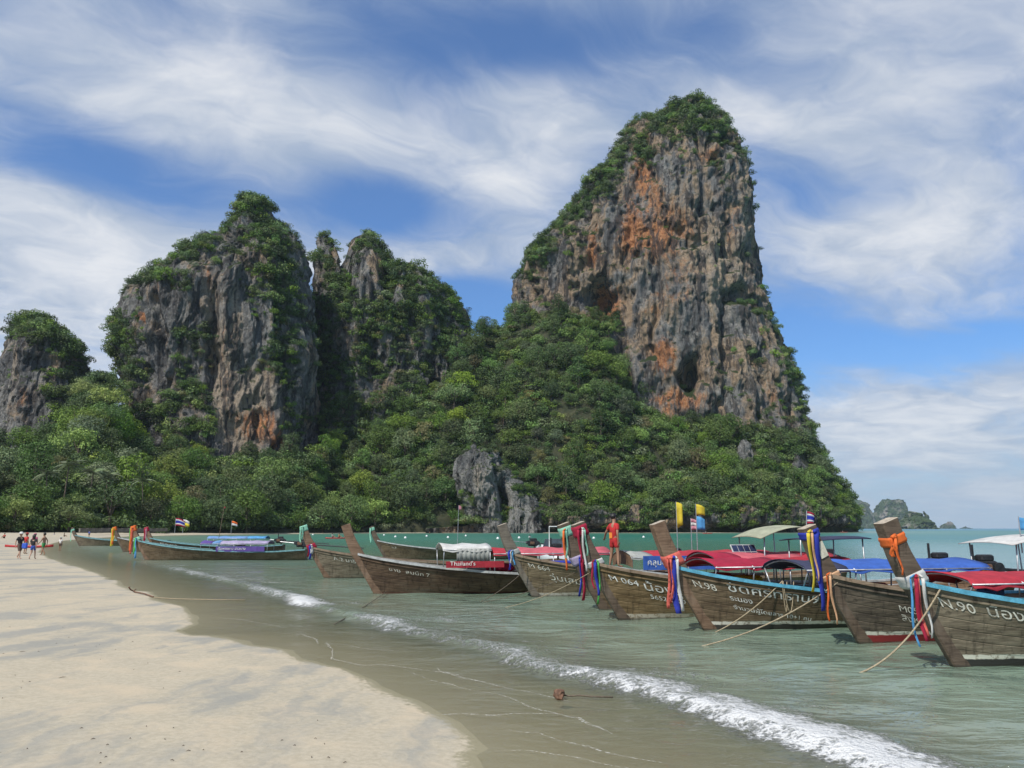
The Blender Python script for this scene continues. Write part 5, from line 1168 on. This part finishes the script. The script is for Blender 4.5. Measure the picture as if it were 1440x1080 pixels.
def person(label, loc, face, pose='stand', h=1.68, top=None, bottom=None, hair=True, hat=None, skinm=None, legs_long=False, group=None, detail=True, long_hair=False):
    """faces local -Y; built about the feet"""
    e = empty('person', loc, face); e.scale = (h / 1.75,) * 3; tag(e, label, 'person', group)
    J = {'pel': (0, 0, .93), 'spi': (0, .01, 1.10), 'che': (0, .0, 1.30), 'nek': (0, 0, 1.47), 'he0': (0, -.015, 1.55), 'he1': (0, -.03, 1.635), 'he2': (0, -.015, 1.685)}
    for s, k in ((-1, 'l'), (1, 'r')):
        J['sh' + k] = (s * .17, 0, 1.40); J['el' + k] = (s * .24, .03, 1.12); J['wr' + k] = (s * .25, -.06, .88); J['hi' + k] = (s * .09, 0, .88); J['kn' + k] = (s * .10, -.02, .48); J['an' + k] = (s * .105, .03, .09); J['to' + k] = (s * .12, -.14, .035)
    if pose == 'walk':
        J.update(knl=(-.09, -.16, .49), anl=(-.09, -.20, .09), tol=(-.10, -.36, .05), knr=(.09, .03, .48), anr=(.09, .26, .14), tor=(.10, .14, .04), ell=(-.24, .12, 1.14), wrl=(-.24, .10, .90), elr=(.24, -.06, 1.14), wrr=(.22, -.24, .98))
    if pose == 'reach':
        J.update(elr=(.36, .04, 1.16), wrr=(.54, -.06, 1.00), ell=(-.25, .08, 1.14), wrl=(-.24, .04, .88), knl=(-.14, -.03, .48), anl=(-.20, .02, .09), tol=(-.24, -.14, .035), knr=(.14, .0, .48), anr=(.19, .05, .09), tor=(.22, -.11, .035), he0=(.02, -.03, 1.55), he1=(.05, -.05, 1.64), he2=(.05, -.03, 1.685))
    if pose == 'sit':
        for k, v in list(J.items()): J[k] = (v[0], v[1], v[2] - .80)
        J.update(knl=(-.14, -.38, .42), knr=(.14, -.40, .40), anl=(-.12, -.62, .08), anr=(.14, -.64, .08), tol=(-.12, -.80, .05), tor=(.15, -.82, .05), ell=(-.26, -.05, .36), wrl=(-.16, -.28, .38), elr=(.26, -.05, .36), wrr=(.16, -.30, .38))
    names = list(J); idx = {n: i for i, n in enumerate(names)}
    E = [('pel', 'spi'), ('spi', 'che'), ('che', 'nek'), ('nek', 'he0'), ('he0', 'he1'), ('he1', 'he2')]
    for k in 'lr': E += [('che', 'sh' + k), ('sh' + k, 'el' + k), ('el' + k, 'wr' + k), ('pel', 'hi' + k), ('hi' + k, 'kn' + k), ('kn' + k, 'an' + k), ('an' + k, 'to' + k)]
    rad = {'pel': (.145, .10), 'spi': (.125, .09), 'che': (.15, .105), 'nek': .055, 'he0': .07, 'he1': .098, 'he2': .07, 'sh': .062, 'el': .042, 'wr': .030, 'hi': .088, 'kn': .056, 'an': .038, 'to': .034}
    V = [J[n] for n in names]; Rr = [rad.get(n, rad.get(n[:2])) for n in names]; EE = [(idx[a], idx[b]) for a, b in E]
    if detail:                                                        # palms and five separate fingers
        for s, k in ((-1, 'l'), (1, 'r')):
            w_ = Vector(J['wr' + k]); d = (w_ - Vector(J['el' + k])).normalized(); sdv = Vector((0, 1, 0)).cross(d).normalized() * .1 + Vector((0, -1, 0)); sdv = (sdv - d * sdv.dot(d)).normalized()
            pi = len(V); V.append(tuple(w_ + d * .06)); Rr.append((.036, .018)); EE.append((idx['wr' + k], pi))
            for fi, (o_, ln) in enumerate(((.055, .05), (.026, .075), (.006, .085), (-.014, .078), (-.034, .06))):
                b0 = w_ + d * (.05 if fi == 0 else .105) + sdv * o_; i0 = len(V); V.append(tuple(b0)); Rr.append(.011); EE.append((pi, i0))
                i1 = len(V); V.append(tuple(b0 + d * ln * .6 + sdv * (.02 if fi == 0 else 0))); Rr.append(.009); EE.append((i0, i1)); i2 = len(V); V.append(tuple(b0 + d * ln + Vector((-s * .015, 0, 0)))); Rr.append(.007); EE.append((i1, i2))
    body = skin_obj('body', V, EE, Rr, skinm or skin_m, e)
    hc = Vector(J['he1'])
    def sub_skin(nm, keys, edges, grow, mat):
        ks = list(keys); ii = {n: i for i, n in enumerate(ks)}; VV = [keys[n][0] for n in ks]; RR = [keys[n][1] for n in ks]
        return skin_obj(nm, VV, [(ii[a], ii[b]) for a, b in edges], RR, mat, e)
    mid = lambda a, b, f: tuple(Vector(J[a]).lerp(Vector(J[b]), f))
    if top:
        kk = {'che': (J['che'], (.168, .122)), 'spi': (J['spi'], (.148, .112)), 'pel': (mid('pel', 'spi', -.35), (.165, .125)), 'nek': (mid('che', 'nek', .7), .075)}
        ed = [('pel', 'spi'), ('spi', 'che'), ('che', 'nek')]
        for k in 'lr': kk['sh' + k] = (J['sh' + k], .080); kk['el' + k] = (mid('sh' + k, 'el' + k, .72), .066); ed += [('che', 'sh' + k), ('sh' + k, 'el' + k)]
        sub_skin('shirt', kk, ed, 0, top)
    if bottom:
        fl = .95 if legs_long else .62; kk = {'pel': (J['pel'], (.162, .122)), 'up': (mid('pel', 'spi', .75), (.145, .110))}; ed = [('pel', 'up')]
        for k in 'lr': kk['hi' + k] = (J['hi' + k], .108); kk['kn' + k] = (mid('hi' + k, 'kn' + k, fl), .092); ed += [('pel', 'hi' + k), ('hi' + k, 'kn' + k)]
        sub_skin('shorts', kk, ed, 0, bottom)
    if hair:
        bm = bmesh.new(); bmesh.ops.create_icosphere(bm, subdivisions=2, radius=.132)
        for v in bm.verts:
            if v.co.y < -.03 and v.co.z < .035: v.co *= .62
            elif v.co.z < -.04 and not long_hair: v.co *= .75
            if long_hair and v.co.y > -.02 and v.co.z < -.02: v.co.z *= 3.2; v.co.x *= .9
            v.co += Vector((0, .012, .015))
        me = bpy.data.meshes.new('hair'); bm.to_mesh(me); bm.free(); me.materials.append(hair_m); me.polygons.foreach_set('use_smooth', [True] * len(me.polygons)); o = link('hair', me, e); o.location = hc + Vector((0, .012, .022))
    if hat:
        mb = MB(); n = 14; ring = lambda r, z: [(r * math.cos(2 * math.pi * i / n), r * math.sin(2 * math.pi * i / n) , z) for i in range(n)]
        loft(mb, [ring(.20, .015), ring(.125, .035), ring(.12, .09), ring(.08, .135), ring(.02, .145)]); o = mb.build('hat', hat, e, True); o.location = hc + Vector((0, .01, .02))
    if detail:
        for s in (-1, 1):
            MB().box((hc.x + s * .034, hc.y - .096, hc.z + .012), (.026, .012, .010), 0, None, .003).build('eye', hair_m, body)
        MB().tube([(hc.x, hc.y - .092, hc.z + .012), (hc.x, hc.y - .118, hc.z - .022), (hc.x, hc.y - .09, hc.z - .028)], [.008, .014, .008], 6).build('nose', skinm or skin_m, body, True)
        MB().box((hc.x, hc.y - .092, hc.z - .052), (.045, .010, .009), 0, None, .003).build('mouth', plain('lips', (.28, .10, .08), .6), body)
        for s in (-1, 1): MB().box((hc.x + s * .098, hc.y + .012, hc.z), (.016, .035, .055), 0, None, .006).build('ear', skinm or skin_m, body)
    return e
fab = lambda k, c: plain('fabric_' + k, c, .85, .15, 9, .2)
fR, fK, fB, fG, fW, fP, fN, fO = fab('red', (.42, .02, .02)), fab('black', (.018, .018, .02)), fab('brown', (.09, .06, .045)), fab('green', (.05, .26, .08)), fab('white', (.62, .61, .58)), fab('pink', (.55, .12, .22)), fab('blue', (.03, .08, .35)), fab('orange', (.70, .22, .03))
man_pt = B['H']; mw = bw(B['H'], 2.42, -.42, .83)
boatman = person('man in red football shirt and red shorts standing on the M 664 boat', (mw.x, mw.y, .87), R(125), 'reach', 1.66, fR, fR)
MB().box((.05, .112, 1.06), (.14, .02, .20), 0, None, .008).build('shirt_panel', fO, boatman)
def beach_person(label, px, py, h, **kw):
    g = on_level(px, py, .2)
    for _ in range(6):
        z = float(ground_z(np.array([g[0]]), np.array([g[1]]))[0]); g = on_level(px, py, z)
    return person(label, (g[0], g[1], g[2] - .01), kw.pop('face', 0.0), h=h, **kw)
GB = 'people walking on the beach'
beach_person('man in white cap, black shirt and brown shorts carrying a blue bag', 26, 786, 1.74, face=R(70), pose='walk', top=fK, bottom=fB, hat=fW, skinm=skin_l, group=GB, legs_long=True)
beach_person('woman with long black hair in black top and dark shorts', 45, 786.5, 1.60, face=R(185), pose='walk', top=fK, bottom=fN, long_hair=True, skinm=skin_l, group=GB)
beach_person('bare-chested man in green shorts stepping out of the water', 60, 781, 1.72, face=R(-100), pose='walk', bottom=fG, group=GB)
beach_person('person in red hat and red shirt beside the red kayak', 35, 779, 1.66, face=R(160), top=fR, bottom=fB, hat=fR, group=GB)
beach_person('person in pink hat and pink shirt behind the woman in black', 47, 777, 1.62, face=R(200), top=fP, bottom=fW, hat=fP, group=GB)
beach_person('child in white cap and pale top wading at the water edge', 84, 775, 1.35, face=R(170), top=fW, bottom=fB, hat=fW, group=GB)
bag = MB().box((0, 0, .2), (.34, .16, .36), 0, None, .06).build('beach_bag', plain('bag_blue', (.03, .10, .55), .6)); q = on_level(33.5, 786, .18); bag.location = (q[0], q[1] - .05, .80); tag(bag, 'bright blue bag held by the man in the white cap', 'bag')
GF = 'far people at the back of the beach'
far = [(6, 757, 1.6, 'sit', fR, 'person in red sitting on the sand at the back of the beach'), (19, 752, 1.7, 'stand', fW, 'person in white standing near the low wall'), (115, 747.5, 1.7, 'stand', fW, 'person in white standing on the grass behind the low wall'), (125, 756, 1.5, 'stand', fN, 'child in blue at the water edge by the plain open boat'),
       (133, 753.5, 1.7, 'walk', fP, 'person in pink walking up the far beach'), (152, 753, 1.7, 'walk', fR, 'person in red walking along the far beach'), (196, 750, 1.7, 'stand', fP, 'person in pink on the far beach behind the flagged boat'), (203, 750, 1.7, 'stand', fO, 'person in orange on the far beach behind the flagged boat'), (90, 755, 1.6, 'sit', fK, 'person in black sitting on the far sand'), (76, 754, 1.6, 'sit', fN, 'person in blue sitting on the far sand'), (238, 750, 1.7, 'walk', fW, 'person in white strolling on the far beach past the flags')]
for (px, py, h, pose, t_, lab) in far:
    beach_person(lab, px, py, h, pose=pose, top=t_, bottom=fK, detail=False, group=GF, face=rr_.random() * 6.28)

# ------------------------------------------------------------------ kayaks, speedboat, swimmers, wall
def kayak(label, p, rz, mat, L=3.6):
    e = empty('kayak', p, rz); tag(e, label, 'kayak', 'red plastic kayaks'); mb = MB(); rings = []
    for f in np.linspace(-1, 1, 15):
        w = .36 * (1 - abs(f) ** 2.4) + .015; zb = .10 * abs(f) ** 3; zt = .26 + .10 * abs(f) ** 3
        rings.append([(f * L / 2, -w, zt - .06), (f * L / 2, -w * .7, zb + .03), (f * L / 2, 0, zb), (f * L / 2, w * .7, zb + .03), (f * L / 2, w, zt - .06), (f * L / 2, w * .75, zt), (f * L / 2, 0, zt - .07 * (1 - abs(f))), (f * L / 2, -w * .75, zt)])
    loft(mb, rings); mb.build('hull', mat, e, True)
    for x in (-.6, .5): MB().box((x, 0, .30), (.42, .40, .10), 0, None, .04).build('seat', fK, e)
    return e
kred = plain('kayak_red', (.45, .03, .03), .35, .12, 4)
kp = on_level(42, 758.5, .95); kayak('red kayak lying on the sand behind the walking people', (kp[0], kp[1], float(ground_z(np.array([kp[0]]), np.array([kp[1]]))[0])), R(3), kred, 5.0)
for px, py, n_, lab in ((472, 757.5, 2, 'red kayak with two paddlers on the bay behind the boats'), (995, 750.5, 1, 'distant red kayak in front of the dark sea cliff'), (1187, 748.8, 1, 'tiny far kayak off the end of the sea cliff')):
    q = on_level(px, py); e = kayak(lab, (q[0], q[1], -.06), R(10), kred, 4.2)
    for i in range(n_): person('paddler in %s seated in the kayak %s' % (('white', 'yellow')[i], {472: 'behind the boats', 995: 'before the dark sea cliff', 1187: 'off the cliff end'}[px]), (q[0] + (-.7 if i == 0 else .7), q[1], .2), R(80), 'sit', 1.65, (fW, fO)[i], fK, detail=False, group='kayak paddlers')
def speedboat():
    e = empty('speedboat', (colX(806, 44), 44, 0), R(14)); tag(e, 'white speedboat with outboard motor and pipe arch behind the boats', 'boat')
    wht = plain('gelcoat_white', (.70, .71, .72), .25, .06, 3); mb = MB(); rings = []
    for f in np.linspace(0, 1, 12):
        y = f * 6.5; w = 1.1 * (1 - max(0, f - .35) ** 2 * 2.2); zt = .75 + .35 * f; rings.append([(-w, y, zt), (-w * .92, y, .25), (-w * .3, y, -.25 + .3 * f * f), (w * .3, y, -.25 + .3 * f * f), (w * .92, y, .25), (w, y, zt), (w * .86, y, zt + .02), (w * .8, y, zt - .1), (-w * .8, y, zt - .1), (-w * .86, y, zt + .02)])
    loft(mb, rings); mb.build('hull', wht, e, True)
    o = MB().box((.3, -.25, 1.0), (.42, .5, .55), 0, None, .1).box((.3, -.28, .35), (.16, .2, .9), 0, None, .03).build('outboard_motor', wht, e)
    MB().tube([(-1.0, 1.2, .8), (-1.0, 1.2, 2.2), (1.0, 1.2, 2.2), (1.0, 1.2, .8)], .03, 8).build('pipe_arch', P_WHITE, e)
    MB().tube([(-.2, .3, .8), (-.1, .5, 1.75), (.8, .5, 1.75), (.9, .3, .8)], .025, 8).build('stern_rail', steel, e)
    MB().sheet([[(-.8, 3.2, 1.0), (0, 3.4, 1.0), (.8, 3.2, 1.0)], [(-.7, 3.0, 1.5), (0, 3.15, 1.5), (.7, 3.0, 1.5)]], 0, .02).build('windscreen', plain('tinted_screen', (.05, .08, .10), .1), e)
speedboat()
buoy_m = P_WHITE
for i, (px, py) in enumerate(((440, 752.5), (498, 756), (540, 753), (556, 755.5), (570, 757), (600, 754.5), (630, 756.5), (655, 754), (700, 758), (730, 757), (745, 756), (835, 757.5), (905, 756), (1255, 751))):
    q = on_level(px, py); bm = bmesh.new(); bmesh.ops.create_uvsphere(bm, u_segments=10, v_segments=7, radius=.30)
    for v in bm.verts: v.co.z = v.co.z * .8 + .08 + (.08 if v.co.z > .25 else 0)
    me = bpy.data.meshes.new('buoy'); bm.to_mesh(me); bm.free(); me.materials.append(buoy_m); me.polygons.foreach_set('use_smooth', [True] * len(me.polygons))
    o = link('float_buoy', me); o.location = (q[0], q[1], 0); tag(o, 'small round white swimming-zone float on the bay', 'buoy', 'white floats on the bay')
for i, (px, py, lab) in enumerate(((543, 749.6, 'swimmer up to the waist near the far beach end'), (604, 750.4, 'swimmer standing in the water before the overgrown rocks'), (623, 750.2, 'swimmer with arms down beside another bather off the rocks'), (435, 749.3, 'bather in the shallows at the far beach end'))):
    q = on_level(px, py); person(lab, (q[0], q[1], -.75), rr_.random() * 6, 'stand', 1.7, None, fK, detail=False, group='swimmers in the bay')
def beach_wall():
    m = plain('weathered_concrete', (.17, .155, .13), .9, .25, 1.2, .3); a, b = np.array([colX(112, 205), 205.0]), np.array([colX(235, 262), 262.0]); n = 14; L = np.linalg.norm(b - a) / n; rz = math.atan2(b[1] - a[1], b[0] - a[0])
    w = empty('retaining_wall', (a[0], a[1], 1.2), rz); tag(w, 'low grey retaining wall behind the far beach under the trees', 'wall')
    me = MB().box((0, 0, 0), (L * .985, .4, .9), 0, None, .05).build('wall_panel', m, w).data
    bpy.data.objects.remove(w.children[0])
    for i in range(n): o = link('wall_panel', me, w); o.location = (L * (i + .5), 0, .35 + .05 * math.sin(i * 2.1))
    me = MB().box((0, 0, 0), (L, .55, .12), 0, None, .03).build('coping', m, w).data; bpy.data.objects.remove([c for c in w.children if c.name.startswith('coping')][0])
    for i in range(n): o = link('coping', me, w); o.location = (L * (i + .5), 0, .85 + .05 * math.sin(i * 2.1))
beach_wall()

# ------------------------------------------------------------------ air
def haze():
    m = bpy.data.materials.new('sea_haze'); m.use_nodes = True; t = NT(m.node_tree); t.n.remove(t.n['Principled BSDF'])
    pv = t.new('ShaderNodeVolumePrincipled'); pv.inputs['Color'].default_value = (.70, .85, 1.0, 1); pv.inputs['Density'].default_value = HAZE; pv.inputs['Anisotropy'].default_value = 0.1
    t.l.new(pv.outputs[0], t.n['Material Output'].inputs['Volume'])
    o = MB().box((0, 0, 203), (25000, 25000, 424)).build('haze', m); tag(o, 'thin sea haze in the air over the bay', kind='stuff')
HAZE = 0.00005
haze()
beach_debris()
